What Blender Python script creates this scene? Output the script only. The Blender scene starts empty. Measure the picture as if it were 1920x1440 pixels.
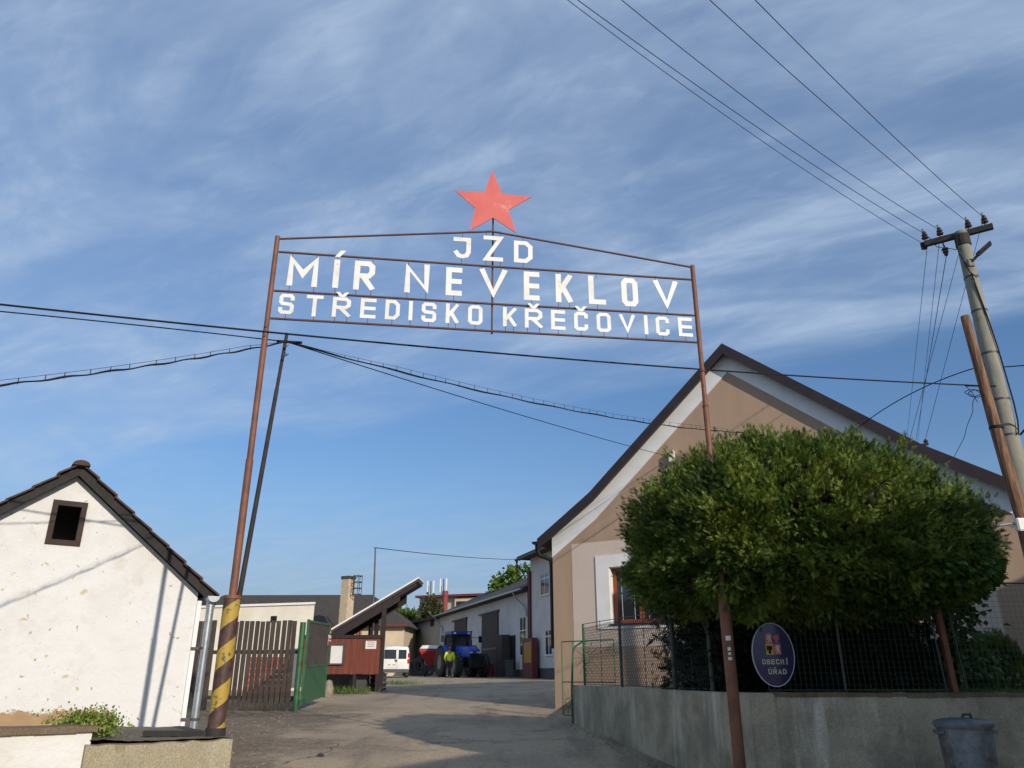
import bpy, math, random
import numpy as np
from mathutils import Vector, Matrix
random.seed(7); rng = np.random.default_rng(11)
rad = math.radians
scn = bpy.context.scene
col = scn.collection

# ------------------------------------------------------------------ camera, sky, sun
FPX = 1435.0; PITCH = rad(20.8)
cd = bpy.data.cameras.new("camera"); cam = bpy.data.objects.new("camera", cd); col.objects.link(cam)
cd.sensor_width = 36; cd.lens = FPX / 1920 * 36; cd.clip_start = .05; cd.clip_end = 3000
cam.location = (0, 0, 0); cam.rotation_euler = (rad(90) + PITCH, 0, 0)
scn.camera = cam
SUN_EL = 22.0; SUN_H = Vector((.545, -.838))          # horizontal direction towards the sun
scn.view_settings.view_transform = 'Standard'; scn.view_settings.look = 'None'
scn.view_settings.gamma = 1; scn.view_settings.use_curve_mapping = False
scn.view_settings.exposure = 0.12
sl = bpy.data.lights.new("sun", 'SUN'); so = bpy.data.objects.new("sun", sl); col.objects.link(so)
sl.energy = 3.5; sl.angle = rad(.55); sl.color = (1.0, .90, .78)
sdir = Vector((SUN_H.x * math.cos(rad(SUN_EL)), SUN_H.y * math.cos(rad(SUN_EL)), math.sin(rad(SUN_EL))))
so.rotation_euler = sdir.to_track_quat('Z', 'Y').to_euler(); so.location = (0, 0, 30)

def setup_world():
    w = bpy.data.worlds.new("World"); scn.world = w; w.use_nodes = True
    nt = w.node_tree; N = nt.nodes; L = nt.links
    for n in list(N): N.remove(n)
    out = N.new('ShaderNodeOutputWorld'); bg = N.new('ShaderNodeBackground'); bg.inputs['Strength'].default_value = .135
    sky = N.new('ShaderNodeTexSky'); sky.sky_type = 'NISHITA'; sky.sun_disc = False
    sky.sun_elevation = rad(SUN_EL); sky.sun_rotation = math.atan2(SUN_H.x, SUN_H.y)
    sky.air_density = 1.0; sky.dust_density = .35; sky.ozone_density = 2.2; sky.altitude = 300
    tc = N.new('ShaderNodeTexCoord')
    sep = N.new('ShaderNodeSeparateXYZ'); L.new(tc.outputs['Generated'], sep.inputs[0])
    def mth(op, a, b=None, c=None, clamp=False):
        m = N.new('ShaderNodeMath'); m.operation = op; m.use_clamp = clamp
        for i, v in enumerate((a, b, c)):
            if v is None: continue
            if isinstance(v, (int, float)): m.inputs[i].default_value = v
            else: L.new(v, m.inputs[i])
        return m.outputs[0]
    zz = mth('ADD', mth('MAXIMUM', sep.outputs[2], 0.0), .12)
    u = mth('DIVIDE', sep.outputs[0], zz); v = mth('DIVIDE', sep.outputs[1], zz)
    al = mth('SUBTRACT', mth('MULTIPLY', u, .90), mth('MULTIPLY', v, .44)); ac = mth('ADD', mth('MULTIPLY', u, .44), mth('MULTIPLY', v, .90))
    def noise(sa, sb, detail, rough, dist, off, skew=0.0):
        cb = N.new('ShaderNodeCombineXYZ'); L.new(mth('MULTIPLY', mth('ADD', al, mth('MULTIPLY', ac, skew)), sa), cb.inputs[0]); L.new(mth('MULTIPLY', ac, sb), cb.inputs[1]); cb.inputs[2].default_value = off
        n = N.new('ShaderNodeTexNoise'); n.inputs['Scale'].default_value = 1; n.inputs['Detail'].default_value = detail
        n.inputs['Roughness'].default_value = rough; n.inputs['Distortion'].default_value = dist
        L.new(cb.outputs[0], n.inputs['Vector']); return n.outputs[0]
    def ramp(x, a, b):
        m = N.new('ShaderNodeMapRange'); m.interpolation_type = 'SMOOTHSTEP'
        m.inputs[1].default_value = a; m.inputs[2].default_value = b
        L.new(x, m.inputs[0]); return m.outputs[0]
    big = ramp(noise(1.1, 2.2, 5, .55, .7, 3.1), .36, .64)
    wisp = ramp(noise(2.2, 5.0, 8, .60, 1.0, 7.3, .25), .34, .70)
    fine = ramp(noise(6.0, 15., 7, .66, .9, 1.3, .15), .32, .72)
    cl = mth('ADD', mth('MULTIPLY', big, mth('ADD', mth('MULTIPLY', wisp, .50), .42)), mth('MULTIPLY', mth('MULTIPLY', wisp, fine), .30))
    # the cloud sheet ends along a slanting edge; under it the sky is clear down to thin haze bands
    edge = mth('SUBTRACT', sep.outputs[2], mth('ADD', mth('MULTIPLY', sep.outputs[1], .35), mth('MULTIPLY', sep.outputs[0], .17)))
    edge = mth('ADD', edge, mth('MULTIPLY', mth('SUBTRACT', noise(1.0, 3.0, 5, .6, .6, 9.1), .5), .16))
    sheet_ = ramp(edge, -.035, .085)
    cl = mth('ADD', mth('MULTIPLY', mth('ADD', mth('MULTIPLY', cl, .76), .27), sheet_), mth('MULTIPLY', mth('MULTIPLY', wisp, ramp(sep.outputs[2], .28, .10)), .30))
    cl = mth('MULTIPLY', cl, .84, clamp=True)
    hs = N.new('ShaderNodeHueSaturation'); hs.inputs['Saturation'].default_value = 1.10; hs.inputs['Value'].default_value = 1.12
    L.new(sky.outputs[0], hs.inputs['Color'])
    hz = N.new('ShaderNodeMix'); hz.data_type = 'RGBA'; L.new(mth('MULTIPLY', ramp(sep.outputs[2], .26, .0), .85), hz.inputs[0])
    lvl = N.new('ShaderNodeMapRange'); lvl.inputs[1].default_value = .10; lvl.inputs[2].default_value = .80; lvl.inputs[3].default_value = .66; lvl.inputs[4].default_value = 1.16; L.new(sep.outputs[2], lvl.inputs[0]); L.new(lvl.outputs[0], hs.inputs['Value'])
    tn = N.new('ShaderNodeMix'); tn.data_type = 'RGBA'; tn.blend_type = 'MULTIPLY'; tn.inputs[0].default_value = 1; L.new(hs.outputs[0], tn.inputs[6]); tn.inputs[7].default_value = (.90, .95, 1.04, 1)
    L.new(tn.outputs[2], hz.inputs[6]); hz.inputs[7].default_value = (1.75, 2.3, 3.4, 1)
    mx = N.new('ShaderNodeMix'); mx.data_type = 'RGBA'; L.new(cl, mx.inputs[0])
    L.new(hz.outputs[2], mx.inputs[6]); mx.inputs[7].default_value = (3.1, 3.95, 5.2, 1)
    L.new(mx.outputs[2], bg.inputs[0]); L.new(bg.outputs[0], out.inputs[0])
setup_world()

# ------------------------------------------------------------------ projection helpers (where a thing seen in the photo stands in the world)
cP, sP = math.cos(PITCH), math.sin(PITCH)
def ray(px, py):
    u = (px - 960) / FPX; v = -(py - 720) / FPX
    return Vector((u, cP - sP * v, sP + cP * v))
def onY(px, py, Y):
    r = ray(px, py); return r * (Y / r.y)
def onZ(px, py, Z):
    r = ray(px, py); return r * (Z / r.z)
class Plane:
    """a vertical plane through two ground points: s along it, z up, o out towards the camera"""
    def __init__(s, P1, P2):
        s.P = Vector((P1[0], P1[1], 0)); d = Vector((P2[0] - P1[0], P2[1] - P1[1], 0)); s.L = d.length; s.t = d.normalized()
        s.n = Vector((s.t.y, -s.t.x, 0))
        if s.n.dot(-s.P) < 0: s.n = -s.n
    def hit(s, px, py, off=0.0):
        r = ray(px, py); A = s.P + s.n * off; k = A.dot(s.n) / r.dot(s.n); h = r * k
        return (h - A).dot(s.t), h.z
    def pt(s, a, z, o=0.0):
        q = s.P + s.t * a + s.n * o; return Vector((q.x, q.y, z))
    def rect(s, x0, y0, x1, y1):
        ym = (y0 + y1) / 2; xm = (x0 + x1) / 2
        a = s.hit(x0, ym)[0]; b = s.hit(x1, ym)[0]; c = s.hit(xm, y1)[1]; d = s.hit(xm, y0)[1]
        return min(a, b), max(a, b), min(c, d), max(c, d)
GP = [(-60, -1.9), (-5, -1.7), (0, -1.55), (5, -1.3), (7, -1.2), (10, -1.02), (12, -.9), (14.5, -.79), (17.5, -.715), (22, -.6), (30, -.42),
      (42, -.26), (54, -.14), (70, -.1), (120, -.15), (900, -.6)]
def gz(y):
    for (a, za), (b, zb) in zip(GP, GP[1:]):
        if y <= b: return za + (zb - za) * (y - a) / (b - a)
    return GP[-1][1]

# ------------------------------------------------------------------ mesh builder
class MB:
    def __init__(s): s.v = []; s.f = []
    def add(s, vs, fs):
        b = len(s.v); s.v += [Vector(q) for q in vs]; s.f += [tuple(b + i for i in f) for f in fs]; return s
    def box8(s, c8): return s.add(c8, [(0, 3, 2, 1), (4, 5, 6, 7), (0, 1, 5, 4), (1, 2, 6, 5), (2, 3, 7, 6), (3, 0, 4, 7)])
    def box(s, c, d, rz=0.0, M=None):
        x, y, z = d[0] / 2, d[1] / 2, d[2] / 2
        q = [Vector(p) for p in ((-x, -y, -z), (x, -y, -z), (x, y, -z), (-x, y, -z), (-x, -y, z), (x, -y, z), (x, y, z), (-x, y, z))]
        if rz: R = Matrix.Rotation(rz, 3, 'Z'); q = [R @ p for p in q]
        if M: q = [M @ p for p in q]
        return s.box8([p + Vector(c) for p in q])
    def bb(s, a, b):
        return s.box([(a[i] + b[i]) / 2 for i in range(3)], [abs(b[i] - a[i]) for i in range(3)])
    def pb(s, P, a0, a1, z0, z1, o0, o1):
        return s.box8([P.pt(a0, z0, o0), P.pt(a1, z0, o0), P.pt(a1, z0, o1), P.pt(a0, z0, o1), P.pt(a0, z1, o0), P.pt(a1, z1, o0), P.pt(a1, z1, o1), P.pt(a0, z1, o1)])
    def bar(s, p0, p1, w, h, up=(0, 0, 1)):
        p0, p1 = Vector(p0), Vector(p1); d = (p1 - p0).normalized(); up = Vector(up)
        if abs(d.dot(up)) > .98: up = Vector((0, 1, 0))
        a = d.cross(up).normalized(); b = a.cross(d).normalized()
        q = []
        for p in (p0, p1):
            for (i, j) in ((-1, -1), (1, -1), (1, 1), (-1, 1)): q.append(p + a * i * w / 2 + b * j * h / 2)
        return s.box8(q)
    def tube(s, pts, r, n=8, caps=True):
        pts = [Vector(p) for p in pts]; m = len(pts)
        rr = r if isinstance(r, (list, tuple)) else [r] * m
        b = len(s.v); prev = None
        for i, p in enumerate(pts):
            d = (pts[min(i + 1, m - 1)] - pts[max(i - 1, 0)])
            d = d.normalized() if d.length > 1e-9 else Vector((0, 0, 1))
            if prev is None:
                a = d.cross(Vector((0, 0, 1)));
                if a.length < .05: a = d.cross(Vector((1, 0, 0)))
            else: a = prev - d * prev.dot(d)
            a.normalize(); prev = a; c = d.cross(a)
            for k in range(n):
                t = 2 * math.pi * k / n; s.v.append(p + (a * math.cos(t) + c * math.sin(t)) * rr[i])
        for i in range(m - 1):
            for k in range(n):
                k2 = (k + 1) % n; s.f.append((b + i * n + k, b + i * n + k2, b + (i + 1) * n + k2, b + (i + 1) * n + k))
        if caps: s.f.append(tuple(b + k for k in reversed(range(n)))); s.f.append(tuple(b + (m - 1) * n + k for k in range(n)))
        return s
    def lathe(s, prof, c=(0, 0, 0), axis='Z', n=24, M=None):
        c = Vector(c); b = len(s.v)
        for (r, h) in prof:
            for k in range(n):
                t = 2 * math.pi * k / n; x, y = r * math.cos(t), r * math.sin(t)
                q = Vector((x, y, h)) if axis == 'Z' else (Vector((h, x, y)) if axis == 'X' else Vector((x, h, y)))
                if M: q = M @ q
                s.v.append(q + c)
        for i in range(len(prof) - 1):
            for k in range(n):
                k2 = (k + 1) % n; s.f.append((b + i * n + k, b + i * n + k2, b + (i + 1) * n + k2, b + (i + 1) * n + k))
        return s
    def prism(s, poly, fn0, fn1):
        """poly: 2-D points; fn0/fn1 map (a, b) to the two end faces"""
        n = len(poly); vs = [fn0(*p) for p in poly] + [fn1(*p) for p in poly]
        fs = [tuple(range(n)), tuple(reversed(range(n, 2 * n)))] + [(i, i + n, (i + 1) % n + n, (i + 1) % n) for i in range(n)]
        return s.add(vs, fs)
    def build(s, name, mat, parent=None, smooth=False, origin=None, bevel=0.0):
        off = Vector(origin) if origin is not None else (OFF[parent.name] if parent else Vector((0, 0, 0)))
        me = bpy.data.meshes.new(name); me.from_pydata([tuple(p - off) for p in s.v], [], s.f); me.update()
        import bmesh
        bm = bmesh.new(); bm.from_mesh(me); bmesh.ops.recalc_face_normals(bm, faces=bm.faces)
        if bevel: bmesh.ops.bevel(bm, geom=[e for e in bm.edges if len(e.link_faces) == 2 and e.calc_face_angle(0) > .6], offset=bevel, segments=2, affect='EDGES', clamp_overlap=True)
        bm.to_mesh(me); bm.free()
        if smooth:
            for p in me.polygons: p.use_smooth = True
            try: me.set_sharp_from_angle(angle=rad(40))
            except Exception: pass
        me.materials.append(mat)
        o = bpy.data.objects.new(name, me); col.objects.link(o)
        if parent: o.parent = parent
        else: o.location = off
        OFF[o.name] = off
        return o
OFF = {}
def tag(o, label=None, cat=None, group=None, kind=None):
    if label: o['label'] = label
    if cat: o['category'] = cat
    if group: o['group'] = group
    if kind: o['kind'] = kind
    return o
def thing(name, loc, label, cat, group=None, rz=None):
    """Empty at the base. rz None: parts are given in world coordinates; else in local coordinates."""
    o = bpy.data.objects.new(name, None); col.objects.link(o); o.location = loc
    OFF[o.name] = Vector(loc) if rz is None else Vector((0, 0, 0))
    if rz is not None: o.rotation_euler = (0, 0, rz)
    return tag(o, label, cat, group)

# ------------------------------------------------------------------ materials
def newmat(name):
    m = bpy.data.materials.new(name); m.use_nodes = True; nt = m.node_tree
    return m, nt.nodes, nt.links, nt.nodes['Principled BSDF']
def nz(N, L, scale, detail=5, rough=.6, vec=None, mscale=None, co='Object', dist=0.0, rot=None):
    tc = N.new('ShaderNodeTexCoord'); v = tc.outputs[co]
    if mscale or rot:
        mp = N.new('ShaderNodeMapping'); L.new(v, mp.inputs[0]); v = mp.outputs[0]
        if mscale: mp.inputs['Scale'].default_value = mscale
        if rot: mp.inputs['Rotation'].default_value = rot
    n = N.new('ShaderNodeTexNoise'); n.inputs['Scale'].default_value = scale; n.inputs['Detail'].default_value = detail
    n.inputs['Roughness'].default_value = rough; n.inputs['Distortion'].default_value = dist; L.new(v, n.inputs['Vector']); return n.outputs[0]
def mr(N, L, x, a, b, c=0.0, d=1.0, smooth=True):
    m = N.new('ShaderNodeMapRange'); m.interpolation_type = 'SMOOTHSTEP' if smooth else 'LINEAR'
    for i, v in enumerate((a, b, c, d)): m.inputs[i + 1].default_value = v
    L.new(x, m.inputs[0]); return m.outputs[0]
def mixc(N, L, f, A, B):
    m = N.new('ShaderNodeMix'); m.data_type = 'RGBA'
    if isinstance(f, (int, float)): m.inputs[0].default_value = f
    else: L.new(f, m.inputs[0])
    for i, v in ((6, A), (7, B)):
        if isinstance(v, (tuple, list)): m.inputs[i].default_value = (*v[:3], 1)
        else: L.new(v, m.inputs[i])
    return m.outputs[2]
def mul(N, L, a, b, op='MULTIPLY'):
    m = N.new('ShaderNodeMath'); m.operation = op
    for i, v in enumerate((a, b)):
        if isinstance(v, (int, float)): m.inputs[i].default_value = v
        else: L.new(v, m.inputs[i])
    return m.outputs[0]
def bump(N, L, B, h, strength=.3, dist=.02):
    b = N.new('ShaderNodeBump'); b.inputs['Strength'].default_value = strength; b.inputs['Distance'].default_value = dist
    L.new(h, b.inputs['Height']); L.new(b.outputs[0], B.inputs['Normal'])
def M(name, c, c2=None, rough=.8, scale=6.0, lo=.35, hi=.65, metal=0.0, bmp=.15, bs=40.0, bd=.01, mscale=None, spec=None, c3=None, s3=2.0, l3=.6, h3=.75):
    m, N, L, B = newmat(name)
    if c2 is None: c2 = tuple(x * .8 for x in c)
    cc = mixc(N, L, mr(N, L, nz(N, L, scale, 6, .65, mscale=mscale), lo, hi), c, c2)
    if c3: cc = mixc(N, L, mr(N, L, nz(N, L, s3, 7, .7), l3, h3), cc, c3)
    L.new(cc, B.inputs['Base Color']); B.inputs['Roughness'].default_value = rough; B.inputs['Metallic'].default_value = metal
    if spec is not None: B.inputs['Specular IOR Level'].default_value = spec
    if bmp: bump(N, L, B, nz(N, L, bs, 4, .6, mscale=mscale), bmp, bd)
    return m
m_rust = M('rusty_brown_pipe', (.21, .080, .040), (.13, .052, .028), .62, 5, .35, .7, .0, .2, 60, .004, c3=(.12, .06, .04), s3=9, l3=.58, h3=.7)
m_rustdark = M('dark_bar', (.12, .055, .038), (.08, .042, .03), .7, 8, .35, .7, bs=60, bd=.003)
m_letter = M('cream_painted_plate', (.76, .75, .70), (.64, .62, .54), .55, 5, .42, .72, 0, .05, 30, .003, c3=(.42, .32, .22), s3=11, l3=.64, h3=.74)
m_black = M('black_rubber', (.012, .012, .013), (.02, .02, .02), .7, spec=.2)
m_blackpole = M('tarred_pole', (.02, .017, .016), (.035, .028, .024), .8, 10, bs=60)
m_soffit = M('white_trim_render', (.80, .80, .78), (.74, .74, .72), .8, 3, bmp=.1, bs=60, bd=.004)
m_verge = M('brown_metal_flashing', (.030, .017, .016), (.022, .013, .012), .45, 3, bmp=.05)
m_tan = M('tan_render', (.42, .29, .198), (.375, .258, .172), .9, 1.4, .3, .75, bmp=.35, bs=160, bd=.004, mscale=(2.2, 2.2, .5), c3=(.34, .225, .145), s3=.8, l3=.5, h3=.8)
m_panel = M('pale_pink_render', (.60, .49, .40), (.56, .455, .37), .9, 1.3, .3, .7, bmp=.35, bs=160, bd=.004)
m_plinth = M('exposed_stone', (.36, .30, .22), (.2, .16, .12), .9, 7, bmp=.5, bs=20, bd=.03)
m_white = M('white_plaster_surround', (.78, .76, .71), (.72, .7, .66), .8, 3, bmp=.1)
m_winbrown = M('orange_brown_window_wood', (.30, .075, .025), (.22, .05, .02), .45, 5, mscale=(1, 1, .2))
m_galv = M('galvanised_steel', (.42, .45, .47), (.32, .35, .37), .42, 8, metal=.7, bmp=.05)
m_green = M('green_enamel', (.035, .13, .05), (.028, .1, .04), .45, 5, c3=(.08, .07, .04), s3=12, l3=.66, h3=.75, bmp=.08)
m_greenlt = M('green_fence_paint', (.06, .16, .085), (.05, .12, .07), .5, 5)
m_redpaint = M('red_paint', (.42, .03, .025), (.32, .025, .02), .5, 4)
m_blue = M('blue_tractor_paint', (.018, .075, .42), (.015, .06, .34), .35, 4, bmp=.02)
m_vanwhite = M('white_vehicle_paint', (.74, .73, .68), (.68, .67, .62), .3, 1.5, bmp=0)
m_tyre = M('dusty_tyre', (.03, .028, .026), (.055, .05, .042), .85, 5, bmp=.3, bs=40)
m_rim = M('wheel_rim', (.28, .27, .22), (.2, .19, .16), .5, 5, metal=.2)
m_bitumen = M('old_bitumen_roof', (.06, .05, .042), (.09, .072, .055), .95, 2, bmp=.5, bs=8, bd=.05)
m_steel = M('grey_dark_steel', (.07, .07, .075), (.05, .05, .052), .55, 4)
m_hiviz = M('hiviz_yellow_cloth', (.80, .93, .02), (.68, .85, .015), .8, 12, bmp=.2)
m_trouser = M('dark_grey_cloth', (.04, .04, .045), (.03, .03, .034), .9, 12)
m_skin = M('skin', (.45, .25, .18), (.4, .22, .16), .6, 8)
m_hair = M('dark_hair', (.03, .02, .015), (.02, .014, .01), .8, 30)
m_ceramic = M('brown_ceramic', (.05, .03, .025), (.04, .025, .02), .25, 4, bmp=0)
m_sign = M('navy_enamel', (.008, .010, .085), (.007, .009, .07), .14, 3, bmp=0)
m_signrim = M('sign_rim_white', (.55, .56, .55), (.5, .5, .5), .4, 3, bmp=0)
m_gold = M('pale_gold_paint', (.55, .56, .36), (.5, .5, .32), .5, 3, bmp=0)
m_emR = M('emblem_red', (.55, .12, .06), (.5, .1, .05), .5, 3, bmp=0)
m_emW = M('emblem_white', (.62, .60, .58), (.58, .55, .54), .5, 3, bmp=0)
m_emY = M('emblem_yellow', (.60, .42, .10), (.55, .4, .1), .5, 3, bmp=0)
m_emB = M('emblem_blue', (.03, .035, .22), (.03, .03, .2), .5, 3, bmp=0)
m_paper = M('white_paper_notice', (.72, .70, .64), (.66, .64, .58), .7, 5, bmp=0)
m_boardred = M('red_brown_boards', (.20, .045, .022), (.12, .03, .018), .75, 3, .3, .7, mscale=(6, 6, .35), bmp=.4, bs=12, bd=.01)
m_darkwood = M('dark_weathered_boards', (.085, .065, .052), (.05, .038, .03), .85, 3, .3, .7, mscale=(8, 8, .5), bmp=.5, bs=12, bd=.008, c3=(.14, .11, .085), s3=5, l3=.55, h3=.75)
m_woodpole = M('weathered_pine_pole', (.32, .17, .085), (.09, .05, .032), .85, 4, .36, .60, mscale=(9, 9, .5), bmp=.6, bs=14, bd=.012, c3=(.09, .05, .03), s3=3, l3=.58, h3=.72)
m_concpole = M('grey_concrete_pole', (.30, .285, .22), (.21, .205, .165), .85, 4, .3, .7, mscale=(2, 2, .5), bmp=.3, bs=50, bd=.006, c3=(.17, .15, .07), s3=2.5, l3=.55, h3=.75)
m_tile = M('mossy_roof_tile', (.055, .035, .026), (.10, .05, .035), .9, 9, bmp=.5, bs=25, bd=.01, c3=(.16, .13, .1), s3=12, l3=.64, h3=.76)
m_farcream = M('cream_farm_render', (.62, .52, .36), (.56, .46, .32), .9, 1.0, bmp=.1)
m_farwhite = M('whitewashed_farm_wall', (.80, .75, .62), (.66, .60, .46), .9, .9, .35, .75, bmp=.2, bs=12, c3=(.33, .25, .18), s3=1.3, l3=.58, h3=.78)
m_fargrey = M('grey_farm_render', (.60, .585, .55), (.50, .49, .46), .95, .6, .3, .75, bmp=.2, bs=10, bd=.02, c3=(.40, .37, .33), s3=.45, l3=.55, h3=.78)
m_fargrey2 = M('brownish_grey_farm_render', (.48, .43, .37), (.40, .36, .31), .95, .6, .3, .75, bmp=.2, bs=10, bd=.02)
m_roofdark = M('dark_tile_roof', (.045, .038, .034), (.065, .055, .046), .95, 4, bmp=.5, bs=14, bd=.03)
m_flue = M('dull_red_flue', (.26, .045, .04), (.2, .035, .03), .7, 3)
m_orange = M('orange_board', (.42, .20, .03), (.36, .17, .03), .7, 3)
m_redbrown = M('red_brown_metal', (.15, .03, .025), (.12, .025, .02), .6, 4)
m_bark = M('bark', (.07, .05, .035), (.04, .03, .022), .95, 10, bmp=.7, bs=20, bd=.02)
m_terr = M('stacked_red_clay', (.50, .10, .05), (.40, .08, .04), .85, 6, bmp=.3)

def glassmat():
    m, N, L, B = newmat('window_glass'); B.inputs['Base Color'].default_value = (.02, .024, .028, 1)
    B.inputs['Roughness'].default_value = .06; B.inputs['Specular IOR Level'].default_value = .8
    return m
m_glass = glassmat()
def lampmat():
    m, N, L, B = newmat('red_lamp_lens'); B.inputs['Base Color'].default_value = (.45, .02, .02, 1); B.inputs['Roughness'].default_value = .2; return m
m_lens = lampmat()

def m_plaster():                                     # old whitewash, flaked to a yellow undercoat
    m, N, L, B = newmat('flaking_whitewash')
    tc = N.new('ShaderNodeTexCoord'); sp = N.new('ShaderNodeSeparateXYZ'); L.new(tc.outputs['Object'], sp.inputs[0])
    base = mixc(N, L, mr(N, L, nz(N, L, 1.3, 6, .65), .42, .75), (.70, .69, .66), (.62, .60, .55))
    base = mixc(N, L, mr(N, L, nz(N, L, 3.0, 8, .7), .54, .74, 0, .7), base, (.55, .51, .40))
    fl = mr(N, L, nz(N, L, 7, 3, .5, dist=.6), .70, .72)
    base = mixc(N, L, fl, base, (.56, .48, .28))
    fl2 = mr(N, L, nz(N, L, 13, 3, .5), .70, .715)
    base = mixc(N, L, fl2, base, (.40, .36, .25))
    # bare brown plaster along the foot, with a ragged top
    h = mul(N, L, sp.outputs[2], mul(N, L, mul(N, L, nz(N, L, 9, 6, .75), .5, 'SUBTRACT'), .42), 'SUBTRACT')
    foot = mr(N, L, h, .665, .64)
    side = mr(N, L, mul(N, L, sp.outputs[0], mul(N, L, nz(N, L, 3, 3, .5), .7), 'ADD'), 1.00, .96)
    foot = mul(N, L, foot, side)
    base = mixc(N, L, foot, base, mixc(N, L, mr(N, L, nz(N, L, 8, 5, .6), .3, .7), (.40, .27, .145), (.34, .22, .12)))
    L.new(base, B.inputs['Base Color']); B.inputs['Roughness'].default_value = .9
    hh = mul(N, L, mul(N, L, nz(N, L, 5, 6, .6), .6), mul(N, L, nz(N, L, 70, 4, .6), .12), 'ADD')
    hh = mul(N, L, hh, mul(N, L, fl, .12), 'SUBTRACT')
    bump(N, L, B, hh, .6, .05)
    return m
m_wash = m_plaster()
m_wash2 = M('old_whitewash', (.70, .69, .65), (.60, .58, .51), .9, 1.6, bmp=.6, bs=9, bd=.03, c3=(.42, .37, .28), s3=7, l3=.62, h3=.72)
def m_concrete(name, c1, c2, stain, dark, grain=.5, streak=True):
    m, N, L, B = newmat(name)
    b = mixc(N, L, mr(N, L, nz(N, L, 1.6, 7, .65), .35, .68), c1, c2)
    if streak: b = mixc(N, L, mr(N, L, nz(N, L, 1.0, 6, .7, mscale=(3.2, 3.2, .35)), .50, .72, 0, .85), b, stain)
    b = mixc(N, L, mr(N, L, nz(N, L, 2.6, 5, .65), .56, .72, 0, .8), b, dark)
    b = mixc(N, L, mr(N, L, nz(N, L, 85, 3, .6), .40, .68, 0, grain), b, tuple(x * .45 for x in c1))
    b = mixc(N, L, mr(N, L, nz(N, L, 120, 2, .6), .60, .72, 0, .6), b, tuple(min(1, x * 1.7) for x in c1))
    L.new(b, B.inputs['Base Color']); B.inputs['Roughness'].default_value = .95
    bump(N, L, B, mul(N, L, nz(N, L, 80, 4, .7), mul(N, L, nz(N, L, 7, 4, .6), 1.5), 'ADD'), .55, .012)
    return m
m_conc = m_concrete('weathered_wall_concrete', (.50, .44, .31), (.24, .215, .15), (.76, .70, .56), (.25, .18, .085))
m_concl = m_concrete('speckled_yard_concrete', (.40, .35, .23), (.30, .26, .17), (.55, .51, .40), (.20, .14, .05), .6)  # platform front concrete, speckled and rust-stained
m_moss = m_concrete('mossy_platform_top', (.20, .16, .10), (.12, .10, .06), (.3, .27, .2), (.05, .045, .03), .6, False)
m_cap = m_concrete('mossy_coping', (.20, .145, .09), (.13, .09, .055), (.3, .26, .2), (.05, .035, .025), .6, False)
def m_road():
    m, N, L, B = newmat('worn_asphalt')
    b = mixc(N, L, mr(N, L, nz(N, L, .45, 6, .65, dist=.5), .38, .66), (.46, .345, .215), (.31, .23, .145))
    b = mixc(N, L, mr(N, L, nz(N, L, 1.1, 7, .72, dist=.8), .55, .66, 0, .75), b, (.115, .082, .053))
    b = mixc(N, L, mr(N, L, nz(N, L, 5, 6, .7), .55, .75, 0, .5), b, (.42, .35, .25))
    b = mixc(N, L, mr(N, L, nz(N, L, 38, 3, .7), .52, .68, 0, .8), b, (.30, .26, .2))
    b = mixc(N, L, mr(N, L, nz(N, L, 55, 3, .7), .54, .7, 0, .75), b, (.03, .026, .02))
    tg = N.new('ShaderNodeTexCoord'); sx = N.new('ShaderNodeSeparateXYZ'); L.new(tg.outputs['Object'], sx.inputs[0])
    wob = mul(N, L, mul(N, L, nz(N, L, .8, 6, .65), .5, 'SUBTRACT'), 5.0)
    left = mr(N, L, mul(N, L, mul(N, L, sx.outputs[0], mul(N, L, sx.outputs[1], .10), 'ADD'), wob, 'ADD'), -1.3, -2.6)      # dirt washed to the left verge
    near = mr(N, L, sx.outputs[1], 19.5, 16.5)
    b = mixc(N, L, mul(N, L, mul(N, L, left, near), .85), b, mixc(N, L, mr(N, L, nz(N, L, 9, 6, .7), .35, .65), (.10, .066, .04), (.19, .135, .085)))
    rut = mr(N, L, nz(N, L, .9, 5, .6, mscale=(1.6, .25, 1)), .52, .66, 0, .55)
    b = mixc(N, L, rut, b, (.17, .125, .082))
    b = mixc(N, L, mr(N, L, nz(N, L, 16, 4, .75), .50, .70, 0, .55), b, (.50, .42, .31))
    b = mixc(N, L, mr(N, L, nz(N, L, 22, 4, .75), .53, .70, 0, .65), b, (.08, .06, .042))
    vo = N.new('ShaderNodeTexVoronoi'); vo.feature = 'DISTANCE_TO_EDGE'; vo.inputs['Scale'].default_value = .55
    tc = N.new('ShaderNodeTexCoord'); w = N.new('ShaderNodeTexNoise'); w.inputs['Scale'].default_value = 1.7; w.inputs['Detail'].default_value = 6
    L.new(tc.outputs['Object'], w.inputs[0]); va = N.new('ShaderNodeVectorMath'); va.operation = 'ADD'
    L.new(tc.outputs['Object'], va.inputs[0]); L.new(w.outputs[1], va.inputs[1]); L.new(va.outputs[0], vo.inputs['Vector'])
    ck = mul(N, L, mr(N, L, vo.outputs['Distance'], .012, .004), mr(N, L, nz(N, L, .35, 2, .5), .56, .60))
    b = mixc(N, L, ck, b, (.02, .017, .014))
    L.new(b, B.inputs['Base Color']); B.inputs['Roughness'].default_value = .9
    bump(N, L, B, mul(N, L, nz(N, L, 45, 4, .7), mul(N, L, nz(N, L, 2.5, 4, .6), 1.2), 'ADD'), .8, .02)
    return m
m_asph = m_road()
m_grass = M('grassy_soil', (.06, .085, .025), (.09, .075, .035), .95, 3, bmp=.6, bs=30, bd=.03)

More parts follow.
